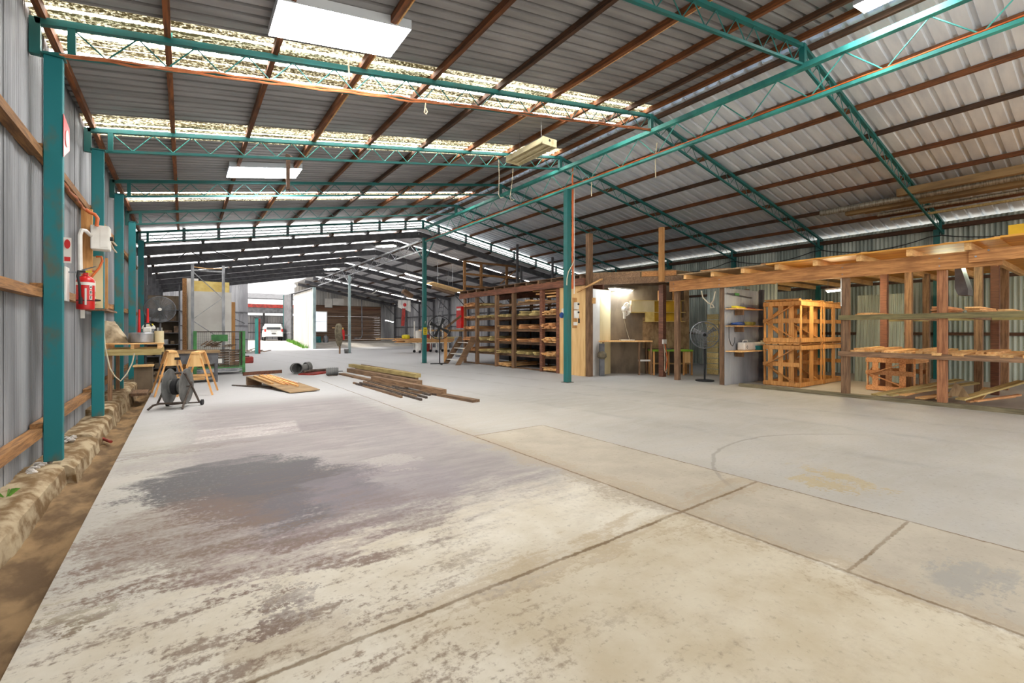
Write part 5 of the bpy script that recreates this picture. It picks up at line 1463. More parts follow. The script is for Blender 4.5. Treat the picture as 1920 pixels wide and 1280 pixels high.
for k, (y, x, m, lab) in enumerate(((7.24, FXp, 'old_z', 'timber front post beside the blue corrugated screen'), (4.16, FXp, 'old_z', 'grey timber front post right of the crates'), (2.43, FXp, 'post_red', 'reddish timber front post farthest right'))):
    t = thing('front_post', lab, 'post', (x, y, 0)); o = t.location
    MB(o).box((x - .08, y - .075, 0 if k == 0 else .092), (x + .07, y + .075, 2.875)).build('shaft', m, t)
    if k == 1: MB(o).box((x - .085, y + .06, 2.2), (x - .078, y + .082, 3.05)).build('metal_strap', 'white', t)
for k, (px, m, x) in enumerate(((1658, 'beam_red', 15.6), (1704, 'old_z', 16.0), (1737, 'old_z', 18.0), (1835, 'old_z', 16.0), (1866, 'beam_red', 16.4), (1884, 'old_z', 18.0))):
    y = FX(px, 600, x).y
    solo('rear_post', MB((x, y, 0)).box((x - .075, y - .075, 0), (x + .075, y + .075, 3.3)), m, f'timber post standing inside the right bays, {ORD[k]} from the left', 'post', 'inner posts of the timber bays')
# deck with joists
t = thing('mezzanine_deck', 'orange formply deck over the timber bays', 'deck', (FXp - .3, 3, 3.36)); o = t.location
for (ya_, yb_, dz) in ((-2.0, 1.55, .02), (1.55, 5.85, 0), (5.87, 8.55, -.01)):
    MB(o).box((FXp - .38, ya_, 3.36 + dz), (FXp + 6.9, yb_, 3.395 + dz)).build('sheet', 'formply' if yb_ < 6 else 'ply_floor', t)
y = -1.6
while y < 8.4:
    MB(o).box((FXp - .33, y - .05, 3.215), (FXp + 6.9, y + .05, 3.358)).build('joist', 'pine', t); y += .9
rr = random.Random(5)
for k in range(12):
    y = rr.uniform(4.9, 8.3); x = rr.uniform(12.9, 13.6)
    stick('timber_offcut', (x, y, 3.425), (x + rr.uniform(-.2, .3), y + rr.uniform(.4, .9), 3.43), .09, .03, 'pine_red', 'brown board lying on the deck above the blue corrugated screen', 'board', 'boards on the deck')
for k, y in enumerate((3.75, 2.3, 1.6)):
    stick('timber_offcut', (12.85, y, 3.42), (13.3, y + .3, 3.43), .12, .04, 'pine', f'small pale board on the orange deck edge, {ORD[k]} from the left', 'board')
q0, q1 = FX(1892, 433, 13.4), FX(1925, 405, 13.4)
t = thing('strap_bundle', 'bundle of yellow straps and boxes on the deck at the right edge', 'bundle', (13.4, q1.y, 3.4)); o = t.location
MB(o).box((13.3, q1.y - .6, 3.395), (13.8, q0.y, q1.z - .15)).build('crate_box', 'yellow_board', t)
for k in range(3): MB(o).box((13.22, q1.y - .5, q1.z - .15 + .0), (13.7, q1.y - .5 + .16 * (k + 1), q1.z - .04 + .03 * k)).build('strap', 'yellow_board', t)
# shelves of the right bays
for (z, m, lab, nm) in ((1.86, 'grey_rail', 'upper shelf of the right timber bays with a grey-green front rail', 'upper'), (.99, 'old_y', 'lower shelf of the right timber bays with a mossy front rail', 'lower')):
    t = thing('bay_shelf', lab, 'shelf', (FXp, 2, z)); o = t.location
    MB(o).box((FXp - .13, -2, z), (FXp - .085, 4.28, z + .115)).build('front_rail', m, t)
    MB(o).box((16.05, -2, z), (16.1, 4.28, z + .1)).build('back_rail', m, t)
    for k in range(7):
        y = -1.9 + k * 1.0 + .05
        if y < 4.1: MB(o).box((FXp - .08, y - .04, z + .0), (16.05, y + .04, z + .085)).build('bearer', 'old_x', t)
rr = random.Random(9)
y = 4.0; k = 0
while y > -1.5:
    wd = rr.uniform(.1, .2); L = rr.uniform(2.2, 3.0); x0 = FXp - .12 + rr.uniform(-.1, .2) if y < 2.6 else FXp + rr.uniform(-.1, .6)
    th_ = rr.uniform(.04, .065)
    stick('sawn_board', (x0, y, 1.078 + th_ / 2), (x0 + L, y + rr.uniform(-.12, .12), 1.078 + th_ / 2), wd, th_, rr.choice(['pine', 'pine_x', 'pine']), 'pale sawn board lying on the lower shelf of the right bays', 'board', 'boards on the lower bay shelf')
    if rr.random() < .55:
        stick('sawn_board', (x0 + .1, y - .03, 1.079 + th_ + .02), (x0 + L * .9, y + .06, 1.079 + th_ + .02), wd * .8, .045, rr.choice(['pine', 'pine_x']), 'pale sawn board lying on the lower shelf of the right bays', 'board', 'boards on the lower bay shelf')
    y -= wd + rr.uniform(.02, .12); k += 1
for k, (px, n, m, lab) in enumerate(((1618, 2, 'pine_x', 'thin pale boards at the left end of the upper bay shelf'), (1757, 5, 'pine_red', 'low stack of red-brown boards on the upper bay shelf left of the right post'), (1822, 4, 'pine_x', 'stack of pale boards on the upper bay shelf right of the right post'), (1888, 2, 'pine', 'stack of cream boards at the right end of the upper bay shelf'))):
    y = FX(px, 590, FXp).y
    for j in range(n):
        stick('sawn_board', (FXp - .05 + rr.uniform(0, .15), y + rr.uniform(-.03, .03), 1.98 + j * .032), (FXp + 1.6, y + rr.uniform(-.08, .08), 1.98 + j * .032), .22 if k else .3, .028, m, lab, 'board', lab)
# boards sloping on the floor of the bays
for k, (pa, za, pb, zb2, w_, m) in enumerate((((1640, 742), .1, (1800, 706), .45, .2, 'pine_green'), ((1668, 746), .1, (1830, 712), .4, .18, 'pine_green'), ((1688, 748), .1, (1770, 720), .3, .2, 'pine_x'), ((1725, 751), .1, (1790, 735), .12, .18, 'pine_x'), ((1762, 752), .1, (1785, 748), .1, .15, 'pine_x'), ((1800, 757), .1, (1917, 716), .5, .18, 'pine_green'), ((1815, 757), .1, (1900, 740), .15, .08, 'pine_red'), ((1830, 757), .1, (1912, 736), .2, .07, 'pine_red'), ((1700, 738), .12, (1760, 722), .25, .16, 'old_x'), ((1830, 742), .12, (1852, 730), .3, .14, 'pine'))):
    a = FX(pa[0], pa[1], FXp + .1 + .06 * k); a.z = za + .02 * (k % 3)
    b = FX(pb[0], pb[1], FXp + 1.8); b.z = zb2
    stick('sloping_board', a, b, w_, .035, m, f'loose board sloping down to the curb in the right bays, {ORD[k]} in the heap', 'board', 'sloping boards in the right bays')
t = thing('timber_offcut', 'upright triangular offcut behind the reddish right post', 'offcut', FX(1800, 735, FXp + .5)); o = t.location
m_ = MB(o); m_.prism([o + V(0, .2, -.1), o + V(0, -.15, -.1), o + V(0, -.05, .1), o + V(0, .08, .2)], (.04, 0, 0)); m_.build('panel', 'ply_floor', t)
q = FZ(1718, 753, 0)
m_ = MB(q)
for k in range(7): m_.tube([q + V(-.2 + .05 * k, .25 - .09 * k, .012), q + V(-.3 + .04 * k, .1 - .1 * k, .03), q + V(-.12 + .02 * k, -.1 - .08 * k, .012)], .012, 4)
solo('plastic_scrap', m_, 'white', 'crumpled clear plastic strip on the floor before the sloping boards', 'scrap')
# leaning corrugated sheets
for k, (px0, px1, m) in enumerate(((1602, 1656, 'wall_right'), (1660, 1692, 'wall_right'))):
    a, b = FX(px0, 600, 17.4), FX(px1, 600, 17.4)
    s_ = corrugated('y', 0, b.y, a.y, 0, 2.75, .09, .018); s_.o = Vector((0, 0, 0))
    ob = s_.build('corrugated_sheet', m, loc=(17.4, 0, 0), smooth=True); ob.rotation_euler = (0, math.radians(6), 0)
    tag(ob, f'old corrugated sheet leaning at the back of the right bays, {["left", "right"][k]} of two', 'sheet')
# hanging dark flap
q = FX(1800, 550, 14)
m_ = MB(q); m_.prism([FX(1790, 484, 14), FX(1796, 484, 14), FX(1815, 542, 14), FX(1815, 553, 14), FX(1796, 553, 14), FX(1790, 540, 14)], (.5, 0, 0)); solo('dark_flap', m_, 'steel_dark', 'dark sheet flap hanging under the deck right of the reddish post', 'sheet')

# crates
def crate(x, y, z, L, W_, H, lab, m='crate'):
    t = thing('crate', lab, 'crate', (x, y, z), group='pine shipping crates'); o = t.location
    th_ = .022; w_ = .1
    P_ = lambda a, b, c: V(x + a, y + b, z + c)
    def bd(name, a, b, mm=m): 
        MB(o).box(P_(*a), P_(*b)).build(name, mm, t)
    for (a, b) in ((0, 0), (L - .1, 0), (0, W_ - .1), (L - .1, W_ - .1)):
        bd('corner_board', (a, b - (th_ if b == 0 else -.1), 0), (a + w_, b + (0 if b == 0 else .1 + th_), H))
    for zz in (0.02, H * .48, H - .14):
        bd('side_board', (0, -2 * th_, zz) if zz != H * .48 else (0, -th_ * 1.5, zz), (L, -th_, zz + .12) if zz != H * .48 else (L, -th_, zz + .08)) if zz != H * .48 else None
        bd('side_board', (0, W_ + th_, zz), (L, W_ + 2 * th_, zz + .1))
        bd('end_board', (-th_, 0, zz), (0, W_, zz + .12)); bd('end_board', (L, 0, zz), (L + th_, W_, zz + .12))
    bd('side_board', (L * .42, -th_, .1), (L * .42 + .24, 0, H - .1))
    for k in range(3): bd('end_slat', (0, .15 + k * W_ * .3, .1), (th_, .15 + k * W_ * .3 + .13, H - .1))
    for (za, zb2) in ((H * .5, H - .1), (H * .5, .12)):
        m_ = MB(o); m_.bar(P_(-th_ * 1.6, W_ - .06, za), P_(-th_ * 1.6, .1, zb2), .02, .1, (1, 0, 0)); m_.build('brace', m, t)
        m_ = MB(o); m_.bar(P_(.15, W_ + .012, za), P_(L - .15, W_ + .012, zb2), .1, .02, (0, 1, 0)); m_.build('brace', m, t)
    for k in range(5): bd('floor_board', (.02, .02 + k * W_ / 5, .0), (L - .02, .02 + (k + .75) * W_ / 5, .03))
    for k in range(5): bd('lid_board', (.0, .02 + k * W_ / 5, H), (L, .02 + (k + .75) * W_ / 5, H + .025))
    for k in range(3): bd('skid', (k * (L - .1) / 2, 0, H + .025), (k * (L - .1) / 2 + .1, W_, H + .055))
    return t
H_ = 1.2
for i_, x in enumerate((14.0, 15.62)):
    for j_, z in enumerate((.0, H_ + .058)):
        crate(x, 5.58, z, 1.5, .95, H_, f'pine crate, {["lower", "upper"][j_]} one of the {["left", "right"][i_]} stack under the warm light')
crate(15.0, 3.35, 0.0, 1.2, .95, .9, 'red-brown crate on the floor behind the grey front post', 'pine_red')

# corrugated screen with shelves
sc = corrugated('x', 7.12, 12.85, 14.9, .0, 2.86, .076, .012); sc.o = Vector((0, 0, 0))
tag(sc.build('corrugated_screen', 'wall_sheet', smooth=True), 'blue-grey corrugated screen with three shelves, right of the second front post', 'screen')
for k, x in enumerate((14.3, 14.95)):
    solo('screen_post', MB((x, 7.05, 0)).box((x - .06, 7.15 if k == 0 else 7.0, 0), (x + .06, 7.27 if k == 0 else 7.12, 2.9)), 'steel_dark' if k else 'old_z', f'{["brown post behind", "dark post at the right edge of"][k]} the corrugated screen', 'post')
ZS = [FY(1380, 659, 6.95).z, FY(1380, 612, 6.95).z, FY(1380, 580, 6.95).z]
for k, z in enumerate(ZS):
    t = thing('screen_shelf', f'{["lowest", "middle", "highest"][k]} pine shelf on the corrugated screen', 'shelf', (12.9, 6.95, z)); o = t.location
    MB(o).box((12.84, 6.75 - (.12 if k == 0 else 0), z), (14.4, 7.09, z + .03)).build('board', 'pine', t)
    MB(o).box((13.4, 6.85, z - .16), (13.44, 7.112, z)).build('bracket', 'old_z', t)
# things on them
q = FY(1391, 655, 6.9); r_ = FY(1432, 640, 6.9)
t = thing('jerrycan', 'white jerrycan on the lowest shelf of the corrugated screen', 'jerrycan', (q.x, 6.85, ZS[0] + .03)); o = t.location
zj = ZS[0] + .03; hj = r_.z - q.z + .02
MB(o).box((q.x, 6.82, zj), (r_.x, 7.05, zj + hj)).build('body', 'white', t, bevel=.03)
m_ = MB(o); m_.tube([(q.x + .1, 6.93, zj + hj - .01), (q.x + .14, 6.93, zj + hj + .06), (q.x + .36, 6.93, zj + hj + .06), (q.x + .4, 6.93, zj + hj - .01)], .018, 6); m_.build('handle', 'white', t)
MB(o).cyl((r_.x - .1, 6.93, zj + hj - .01), (r_.x - .1, 6.93, zj + hj + .05), .035, 12).build('cap', 'cream', t)
m_ = MB(o); m_.prism([(q.x + .16, 6.816, zj + .05), (q.x + .21, 6.816, zj + .1), (q.x + .16, 6.816, zj + .15), (q.x + .11, 6.816, zj + .1)], (0, .003, 0)); m_.build('hazard_mark', 'black', t)
MB(o).box((q.x + .14, 6.813, zj + .08), (q.x + .18, 6.817, zj + .12)).build('hazard_centre', 'white', t)
q = FY(1434, 657, 6.7); r_ = FY(1462, 648, 6.7)
t = thing('plastic_tub', 'teal plastic tub at the right end of the lowest screen shelf', 'tub', (q.x, 6.7, zj)); o = t.location
cxx = 14.22; MB(o).lathe((cxx, 6.85, zj), [(.15, 0), (.18, .13), (.185, .135), (.17, .135), (.14, .02)], 20).build('bowl', 'tealtub', t, smooth=True)
def hose_coil(c, rx, ry, n, r, m, lab, nm='hose'):
    m_ = MB(c); pts = []
    for k in range(n * 16 + 1):
        a_ = 2 * math.pi * k / 16; pts.append(Vector(c) + V(rx * math.cos(a_) * (1 - .05 * math.sin(a_ * .37)), ry * math.sin(a_), r + .02 * k / 16 + .008 * math.sin(a_ * 2.3)))
    m_.tube(pts, r, 6); return solo(nm, m_, m, lab, 'hose', smooth=True)
hose_coil((13.22, 6.92, ZS[1] + .03), .28, .12, 3, .018, 'blue', 'coil of blue hose on the middle screen shelf')
hose_coil((13.8, 6.9, ZS[1] + .03), .3, .13, 4, .018, 'olive', 'coil of olive hose on the middle screen shelf')
m_ = MB((13.2, 6.9, ZS[2] + .03)); m_.bar((12.95, 6.9, ZS[2] + .07), (13.55, 6.9, ZS[2] + .055), .14, .06, (0, 0, 1), .1, .03); solo('yellow_level', m_, 'yellow', 'yellow tool case on the highest screen shelf', 'case')
m_ = MB((13.9, 6.9, ZS[2] + .03)); m_.cyl((13.75, 6.9, ZS[2] + .055), (14.15, 6.88, ZS[2] + .05), .02, 8); solo('red_tool', m_, 'red_dull', 'small red-handled tool on the highest screen shelf', 'tool')
m_ = MB((12.95, 7.0, 1.2)); m_.tube([(12.97, 7.05, ZS[1]), (12.97, 7.05, 1.4), (13.03, 7.03, 1.2), (13.14, 7.03, 1.15), (13.24, 7.03, 1.27), (13.28, 7.04, 1.4)], .01, 5); solo('cable_loop', m_, 'black', 'thin black cable hooked on the corrugated screen', 'cable')
z = FY(1380, 551, 7.05).z
m_ = MB((13, 7.05, z)); m_.cyl((12.86, 7.05, z), (14.3, 7.05, z - .08), .018, 6); solo('pipe_rail', m_, 'steel_dark', 'thin dark pipe across the top of the corrugated screen', 'pipe')
solo('pipe_clip', MB((13.3, 7.03, z)).box((13.25, 7.02, z - .05), (13.5, 7.028, z + .03)), 'green', 'small green tag on the dark pipe of the corrugated screen', 'tag')

# ================================================================== HANGING LIGHTS
p, q_ = FX(1030, 258, 7.0), FX(962, 297, 7.0)
zc = (p.z + q_.z) / 2 - .1
pts = (V(7.0, p.y, zc), V(7.0, q_.y, zc))
t = thing('hanging_light', 'unlit cream fluorescent light with two shades hanging under the left slope', 'light', (7.0, (p.y + q_.y) / 2, zc)); o = t.location
m_ = MB(o); ya_, yb_ = pts[0].y, pts[1].y
MB(o).box((6.82, ya_, zc), (7.18, yb_, zc + .11)).build('housing', 'cream', t)
for xx in (6.9, 7.1):
    MB(o).cyl((xx, ya_ + .05, zc - .035), (xx, yb_ - .05, zc - .035), .022, 8).build('tube', 'cream', t)
for (x0, x1) in ((6.76, 6.82), (7.18, 7.24)):
    m_ = MB(o); m_.prism([(x0, ya_, zc + (.0 if x0 < 7 else .1) - (.06 if x0 < 7 else 0)), (x1, ya_, zc + (.1 if x0 < 7 else -.06)), (x1, ya_, zc + (.11 if x0 < 7 else -.05)), (x0, ya_, zc + (.01 if x0 < 7 else .11) - (.06 if x0 < 7 else 0))], (0, yb_ - ya_, 0)); m_.build('shade', 'cream', t)
for yy in (ya_ - .012, yb_): MB(o).box((6.78, yy, zc - .07), (7.22, yy + .012, zc + .11)).build('end_plate', 'cream', t)
MB(o).cyl((7.0, ya_ - .016, zc + .05), (7.0, ya_ - .011, zc + .05), .03, 10).build('cable_hole', 'black', t)
for yy in (ya_ + .3, yb_ - .3): MB(o).cyl((7.0, yy, zc + .11), (7.0, yy, zr(7.0) - .05), .005, 4).build('hanger', 'steel', t)
for k, (px, yy0, yy1) in enumerate(((935, 300, 365), (962, 315, 370))):
    a, b = FY(px, yy0, 10.7), FY(px - (0 if k == 0 else 6), yy1, 10.7)
    m_ = MB(a); m_.tube([a, a.lerp(b, .5) + V(.02, 0, 0), b, b + V(.06, 0, -.08), b + V(.16, 0, -.04)], .01, 5); solo('cable_end', m_, 'whitecable', f'{["left", "right"][k]} of two thin cords hanging from the truss below the cream light', 'cord')
for (pa, pb, n, mm, lab, y) in (((704, 466), (741, 458), 2, 'tube', 'lit twin-tube light left of the gable column', 24.6), ((611, 507), (634, 503), 2, 'tube', 'lit twin-tube light left of the far pale column', 31.5)):
    a = FY(pa[0], pa[1], y); b = FY(pb[0], pb[1], y - 1.0); z = (a.z + b.z) / 2
    tube_light('ceiling_light', (a.x, a.y, z), (b.x, b.y, z), .4, n, mm, lab, lambda e: zf(e.x) - .02)
for (pa, pb, mm, lab, y) in (((759, 513), (796, 523), 'tube', 'lit single tube on the far right slope, left of the gable column', 27.0), ((722, 600), (738, 604), 'tube', 'low lit tube near the far right corner', 46.5), ((697, 551), (709, 545), 'white', 'unlit white tube light far back right of the pale column', 40.5)):
    a = FY(pa[0], pa[1], y); b = FY(pb[0], pb[1], y)
    tube_light('ceiling_light', a, b, .14, 1, mm, lab, lambda e: zf(e.x) - .02)
t = thing('flood_light', 'small twin flood light above the open doorway', 'light', FY(549, 536, 42.3)); o = t.location
for dx in (-.12, .12): MB(o).lathe(o + V(dx, 0, 0), [(.02, 0), (.09, .03), (.1, .1), (.02, .12)], 12, (0, -1, 0)).build('lamp_head', 'tube', t)
MB(o).box(o + V(-.03, .0, 0), V(o.x + .03, o.y + .1, zf(o.x))).build('bracket', 'white', t)

# ================================================================== FAR END AND OUTSIDE
q = FZ(483, 663, 0); zt0 = FY(483, 596, q.y).z
t = thing('door_post', 'teal post with a red edge standing inside the open doorway', 'post', q); o = t.location
MB(o).box(q + V(-.16, -.08, 0), V(q.x + .04, q.y + .08, zt0)).build('shaft', 'teal_pale', t); MB(o).box(q + V(.04, -.1, 0), V(q.x + .16, q.y + .08, zt0 - .05)).build('edge', 'red_dull', t)
MB(o).box(q + V(-.22, -.12, zt0 - .02), V(q.x + .2, q.y + .12, zt0 + .06)).build('cap', 'steel_dark', t)
rr = random.Random(8)
c_ = FZ(478, 662, 0)
for k in range(26):
    x = c_.x + rr.uniform(-.9, .55); y = c_.y + rr.uniform(-.8, 1.6); a_ = rr.uniform(0, 3.1); z = .03 + rr.uniform(0, .22) * max(0, 1 - abs(x - c_.x))
    L = rr.uniform(.3, .8)
    stick('timber_offcut', (x, y, z), (x + L * math.cos(a_), y + L * math.sin(a_), z + rr.uniform(-.0, .1)), rr.uniform(.06, .18), .05, rr.choice(['junk', 'debris', 'old_x']), 'offcut in the rubbish heap by the teal door post', 'offcut', 'rubbish heap by the door post')
q = FZ(459, 681, 0)
t = thing('tool_box', 'red tool box on the floor behind the mesh cage', 'box', q); o = t.location
MB(o).box(q + V(-.2, 0, 0), q + V(.38, .5, .32)).build('case', 'red_dull', t, bevel=.04); MB(o).box(q + V(.02, .1, .32), q + V(.2, .3, .36)).build('handle', 'black', t)
q = FZ(463, 662, 0)
# window and fittings on brown wall
yb = YD - .06
a, b = FY(592, 621, yb), FY(612, 585, yb)
t = thing('wall_window', 'white-framed window in the brown boarded wall', 'window', (a.x, yb, a.z)); o = t.location
MB(o).box((a.x, yb - .02, a.z), (b.x, yb, b.z)).build('pane', emit('daylit_pane', (.72, .82, .95), .45), t)
fr = MB(o)
for bx in (((a.x - .08, yb - .06, a.z - .08), (a.x, yb, b.z + .08)), ((b.x, yb - .06, a.z - .08), (b.x + .08, yb, b.z + .08)), ((a.x, yb - .06, b.z), (b.x, yb, b.z + .08)), ((a.x, yb - .06, a.z - .08), (b.x, yb, a.z)), ((a.x, yb - .05, (a.z + b.z) / 2 - .03), (b.x, yb, (a.z + b.z) / 2 + .03))): fr.box(*bx)
fr.build('frame', 'white', t)
a, b, c = FY(678, 560, yb - .2), FY(679, 628, yb - .2), FY(664, 634, yb - .2)
m_ = MB(a); m_.tube([a, b, b + V(-.15, 0, -.35), c], .06, 8); solo('conduit', m_, 'steel', 'grey pipe bending down the brown boarded wall', 'pipe', smooth=True)
q = FZ(611, 651, 0)
m_ = MB(V(q.x, 50.5, 0)); q.x = FY(611, 640, 50.5).x; m_.lathe((q.x, 50.5, 0), [(.25, 0), (.25, .9), (.2, 1.0), (.08, 1.1), (.08, 1.2)], 14); solo('gas_cylinder', m_, 'steel', 'grey cylinder standing below the window of the brown wall', 'cylinder', smooth=True)
a = FY(592, 650, 50.8)
solo('plastic_drum', MB((a.x, 50.8, 0)).lathe((a.x + .1, 50.8, 0), [(.42, 0), (.44, .3), (.42, .95), (.38, 1.0)], 16), 'tealtub', 'dark teal drum left of the grey cylinder under the window', 'drum', smooth=True)
# ragged white strips over brown wall
rr = random.Random(6)
for k, (x0p, x1p, y1p) in enumerate(((588, 591, 576), (609, 623, 576), (624, 645, 572))):
    a, b = FY(x0p, y1p, 51.6), FY(x1p, 560, 51.6)
    solo('hanging_sheet', MB((a.x, 51.6, a.z)).box((a.x, 51.58, a.z), (b.x, 51.62, b.z)), 'white_board', f'ragged white sheet hanging above the brown wall, {ORD[k]} from the left', 'sheet')
# coat on a stand, extinguisher on far column
q = FZ(636, 663, 0)
t = thing('coat', 'drab green coat hanging on a thin stand beside the far pale column', 'coat', q); o = t.location
hz = FY(636, 606, q.y).z
MB(o).cyl(q + V(.05, .05, 0), V(q.x + .05, q.y + .05, hz - .05), .06, 8).build('stand', 'old_z', t)
prof = [(.03, 0), (.16, -.06), (.24, -.25), (.22, -.6), (.25, -1.0), (.2, -1.35), (.1, -1.6)]
m_ = MB(o); n = 16; vs_ = []
rr = random.Random(2)
for (r_, z) in prof:
    for k in range(n):
        a_ = 2 * math.pi * k / n; f_ = 1 + .12 * math.sin(3 * a_ + z * 3); vs_.append((q.x - .02 + r_ * f_ * math.cos(a_), q.y + .0 + r_ * .6 * f_ * math.sin(a_), hz + z))
m_.add(vs_, [(j * n + k, j * n + (k + 1) % n, (j + 1) * n + (k + 1) % n, (j + 1) * n + k) for j in range(len(prof) - 1) for k in range(n)] + [tuple(range(n)), tuple(reversed(range((len(prof) - 1) * n, len(prof) * n)))])
m_.build('body', 'cloth', t, smooth=True)
m_ = MB(o); m_.tube([(q.x - .15, q.y - .05, hz - .15), (q.x - .26, q.y - .08, hz - .5), (q.x - .24, q.y - .1, hz - .95)], .075, 8); m_.build('sleeve', 'cloth', t, smooth=True)
MB(o).box((q.x - .45, q.y + .03, hz - .34), (q.x + .3, q.y + .07, hz - .3)).build('cross_bar', 'pine', t)
a = FY(643, 637, 33.1)
t = thing('fire_extinguisher', 'red fire extinguisher on the far pale column beside the coat', 'fire extinguisher', a); o = t.location
MB(o).lathe(a, [(.02, 0), (.12, .01), (.12, .62), (.07, .72), (.04, .75)], 14).build('cylinder', 'red', t, smooth=True); MB(o).cyl(a + V(0, 0, .75), a + V(.0, 0, .86), .04, 8).build('valve', 'yellow', t)
MB(o).box(a + V(.05, .0, .3), V(9.6, 33.2, a.z + .36)).build('bracket', 'steel', t)
solo('bucket', MB(FZ(645, 657, 0)).lathe((9.35, 33.0, 0), [(.13, 0), (.16, .3), (.15, .3), (.12, .03)], 14), 'grey', 'small grey bucket at the foot of the far pale column', 'bucket', smooth=True)

# timber trolley with long boards
q = FZ(800, 661, 0)
t = thing('timber_trolley', 'low white-framed trolley on castors carrying long boards', 'trolley', (14.6, 30.6, 0)); o = t.location
zt0 = .75
MB(o).box((13.6, 30.2, zt0 - .06), (16.2, 30.3, zt0)).build('frame_rail', 'white', t); MB(o).box((13.6, 31.2, zt0 - .06), (16.2, 31.3, zt0)).build('frame_rail', 'white', t)
for x in (13.7, 15.0, 16.0):
    MB(o).box((x, 30.2, zt0 - .06), (x + .08, 31.3, zt0 - .001)).build('cross_bar', 'white', t)
    for y in (30.25, 31.25):
        MB(o).box((x, y - .03, .2), (x + .06, y + .03, zt0 - .06)).build('leg', 'white', t); MB(o).cyl((x + .03, y - .03, .1), (x + .03, y + .03, .1), .1, 12).build('castor', 'black', t)
    MB(o).box((x, 31.22, zt0), (x + .07, 31.28, 2.3)).build('stake', 'white', t)
rr = random.Random(14)
for k in range(12):
    x0 = 12.2 + rr.uniform(-.4, .6); z = zt0 + .035 + .065 * (k // 3); y = 30.35 + (k % 3) * .28
    stick('long_board', (x0, y, z), (x0 + rr.uniform(3.8, 4.8), y + rr.uniform(-.04, .04), z), .22, .055, rr.choice(['pine_x', 'pine_x', 'pine_red']), 'long pale board stacked on the white-framed trolley', 'board', 'boards on the trolley')
stick('long_board', (10.7, 30.75, 1.04), (14.6, 30.75, 1.04), .1, .05, 'pine', 'longest pale board sticking out left from the trolley', 'board')
# back bench along far right wall
t = thing('saw_bench', 'long timber roller bench in front of the far right wall', 'bench', (17.5, 34, 0)); o = t.location
MB(o).box((15.6, 34.0, 1.55), (19.6, 34.6, 1.7)).build('top', 'pine', t); MB(o).box((16.0, 34.1, .8), (19.4, 34.5, 1.1)).build('lower_board', 'pine_green', t)
for x in (15.8, 17.4, 19.3): MB(o).box((x, 34.1, 0), (x + .12, 34.5, 1.55)).build('leg', 'steel_dark', t)
for k, (px, py, w_, h_, m, nm, lab) in enumerate(((785, 625, .5, .5, 'white', 'plastic_drum', 'white drum on the floor behind the gable column'), (761, 638, .6, .3, 'yellow', 'yellow_bag', 'small yellow bag on the timber trolley boards'), (800, 632, .8, .5, 'red_dull', 'red_bin', 'dark red bin right of the gable column'), (865, 640, .9, .6, 'steel', 'steel_tub', 'grey tub between the stairs and the big black fan'))):
    a = FY(px, py, 32.6 if k != 3 else 24.5)
    z0 = 0 if k in (0, 2, 3) else zt0 + .3
    if k == 1: a = FY(px, py, 30.6); z0 = zt0 + .26 + .02
    m_ = MB((a.x, a.y, z0)); m_.lathe((a.x, a.y, z0), [(w_ * .4, 0), (w_ * .5, h_ * .3), (w_ * .48, (a.z - z0 + h_ * .4) if k != 1 else h_ * .8), (w_ * .3, (a.z - z0 + h_ * .45) if k != 1 else h_)], 14)
    solo(nm, m_, m, lab, 'bag' if k == 1 else 'container', smooth=True)
# ladder, banner, strap, tan sheets in the roof
a, b = FY(809, 640, 32.6), FY(826, 562, 33.6)
t = thing('ladder', 'aluminium ladder leaning behind the big black fan', 'ladder', V(a.x, 32.6, 0)); o = t.location
a.z = 0.0
for dx in (0, .38): 
    m_ = MB(o); m_.bar(a + V(dx, 0, 0), b + V(dx, 0, .0), .04, .09, (0, 1, 0)); m_.build('stile', 'steel', t)
for k in range(1, 13):
    p = a.lerp(b, k / 13); MB(o).bar(p, p + V(.38, 0, 0), .03, .03).build('rung', 'steel', t)
a, b = FY(746, 580, 38.0), FY(770, 563, 38.0)
t = thing('banner', 'white banner with a red mark hanging under the far right slope', 'banner', (a.x, 38, a.z)); o = t.location
m_ = MB(o); m_.grid(lambda u, v: (a.x + (b.x - a.x) * u, 38 + .06 * math.sin(u * 9), a.z + (b.z - a.z) * v - .18 * u * (1 - v) + .2 * (1 - u) * (1 - v)), 12, 4); m_.build('cloth', 'white_board', t)
mk = (a + b) / 2; m_ = MB(o); m_.prism([mk + V(.16 * math.cos(k * math.pi / 6), -.1, .16 * math.sin(k * math.pi / 6)) for k in range(12)], (0, .01, 0)); m_.build('red_mark', 'red', t)
a, b = FY(755, 611, 37), FY(757, 578, 37)
solo('lifting_strap', MB(a).bar(a, b, .28, .1, (0, 1, 0)), 'red_dull', 'orange-red strap hanging below the white banner', 'strap')
for k, (pa, pb, yy, w_, h_, m, lab) in enumerate((((806, 530), (862, 546), 25.5, .9, .08, 'ply', 'tan sheets stored in the rafters right of the gable column'), ((812, 538), (850, 550), 27.5, .5, .2, 'old_x', 'brown bundle hanging below the tan sheets in the rafters'), ((756, 545), (772, 556), 34.0, .5, .3, 'old_x', 'small brown bundle in the rafters left of the gable column'), ((872, 478), (936, 490), 24.0, 1.2, .04, 'white_board', 'pale sheet stored in the rafters above the mezzanine railing'))):
    a, b = FY(pa[0], pa[1], yy), FY(pb[0], pb[1], yy)
    stick('stored_sheet', a, b, w_, h_, m, lab, 'bundle')
